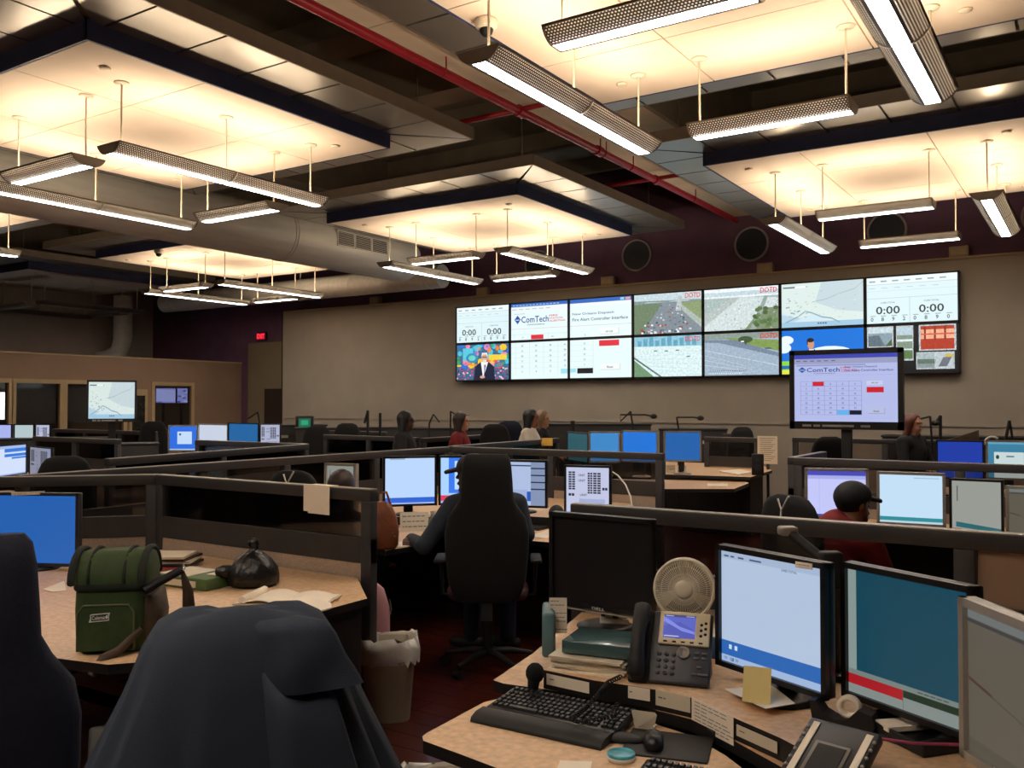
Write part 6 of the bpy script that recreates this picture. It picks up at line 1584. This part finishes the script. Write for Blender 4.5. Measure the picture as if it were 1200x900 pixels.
def pose(loc, rz, kind='sit', seat=.52, torso=.0, lean=.0):
    """a body facing local +Y"""
    o = {}
    def p(k_, x, y, z): q = rotv(x, y, rz); o[k_] = (loc[0] + q[0], loc[1] + q[1], z)
    s0 = seat + .09 if kind == 'sit' else .93
    p('pelvis', 0, 0, s0); p('chest', 0, .03 + lean * .6, s0 + .36); p('neck', 0, .03 + lean, s0 + .555); p('head', 0, .055 + lean * 1.15, s0 + .69)
    for sd, k_ in (('R', 1), ('L', -1)):
        p('sh' + sd, k_ * .175, .02 + lean * .9, s0 + .48); p('el' + sd, k_ * .24, .10 + lean, s0 + .21); p('wr' + sd, k_ * .16, .34 + lean, s0 + .17)
        if kind == 'sit': p('hip' + sd, k_ * .09, 0, s0 - .02); p('kn' + sd, k_ * .12, .43, s0 - .02); p('an' + sd, k_ * .12, .40, .10)
        else: p('hip' + sd, k_ * .09, 0, .9); p('kn' + sd, k_ * .1, .02, .5); p('an' + sd, k_ * .1, 0, .10)
    return o
def dirv(a): return (-math.sin(a), math.cos(a), 0)
# man in the high chair
a1 = face_away(568) - R(2)
J = pose((c1.x, c1.y), a1, 'sit', .515, lean=.0)
hd = ad(553, 556, 5.68)
J['head'] = tuple(hd); J['neck'] = (hd.x + .02, hd.y, hd.z - .145); J['chest'] = (J['chest'][0], J['chest'][1], J['neck'][2] - .2)
sh = ad(531, 592, 5.7); J['shL'] = tuple(sh); sr = ad(606, 590, 5.75); J['shR'] = tuple(sr)
J['elL'] = tuple(ad(497, 640, 5.62)); J['wrL'] = tuple(ad(480, 631, 5.86)); J['hdL'] = tuple(ad(462, 627, 6.0) - ad(480, 631, 5.86))
person('seated person in dark cap and navy jacket in the high chair', J, dirv(a1 + R(72)), 'hair_black', 'skin_dark', 'navy_cloth', 'jeans', .0085, cap='cap')
# man in the red shirt
hd = ad(1001, 590, 5.3); a2 = A2
J = pose(S2, a2, 'sit', .5, lean=.15)
off = np.array((hd.x, hd.y, hd.z)) - np.array(J['head'])
for k_ in ('head', 'neck', 'chest', 'shL', 'shR', 'elL', 'elR', 'wrL', 'wrR'): J[k_] = tuple(np.array(J[k_]) + off * (.55 if k_ == 'chest' else 1))
for k_ in ('anL', 'anR'): J[k_] = (J[k_][0], J[k_][1], .10)
person('seated person in black cap and red shirt behind the divider', J, dirv(a2 - R(14)), 'hair_black', 'skin_mid', 'red', 'dark_cloth', .009, cap='cap', sleeves=False)
# brown head behind the tan divider
hd = ad(402, 573, 5.9); a3 = A3
J = pose(S3, a3, 'sit', .5, lean=.15)
off = np.array((hd.x, hd.y, hd.z)) - np.array(J['head'])
for k_ in ('head', 'neck', 'chest', 'shL', 'shR', 'elL', 'elR', 'wrL', 'wrR'): J[k_] = tuple(np.array(J[k_]) + off * (.55 if k_ == 'chest' else 1))
person('person seated low behind the tan divider, only the crown of the head showing', J, dirv(a3), 'hair_brown', 'skin_mid', 'dark_cloth', h=.014)
# standing women in the distance
def stander(label, px, py, d, face, **kw):
    hd = ad(px, py, d); J = pose((hd.x, hd.y), face, 'stand'); dz = hd.z - J['head'][2]
    J = {k_: (v_[0], v_[1], v_[2] + (dz if k_[:2] not in ('an',) and k_[:3] not in ('kn',) else 0)) for k_, v_ in J.items()}
    off = np.array(J['head']) - np.array((hd.x, hd.y, hd.z))
    J = {k_: (v_[0] - off[0], v_[1] - off[1], v_[2]) for k_, v_ in J.items()}
    return person(label, J, dirv(face - R(0)), **kw)
stander('person in a dark top beside two upright microphone posts', 476, 493, 11.3, YAW - R(98), hair='hair_black', skin='skin_dark', shirt='dark_cloth', long_hair=.12)
stander('person in a red top with sunglasses pushed up', 541, 494, 11.8, YAW - R(100), hair='hair_brown', skin='skin_light', shirt='red', long_hair=.14, glasses=True)
stander('person in a white shirt standing behind a yellow folder', 623, 490, 11.95, YAW - R(105), hair='hair_black', skin='skin_mid', shirt='white_cloth', long_hair=.10)
stander('person in dark top half hidden behind the white shirt', 636, 491, 12.7, YAW - R(110), hair='hair_blond', skin='skin_light', shirt='dark_cloth', long_hair=.06)
stander('person in dark top half hidden behind the big television', 1071, 497, 10.6, YAW - R(150), hair='hair_auburn', skin='skin_light', shirt='dark_cloth', long_hair=.04)
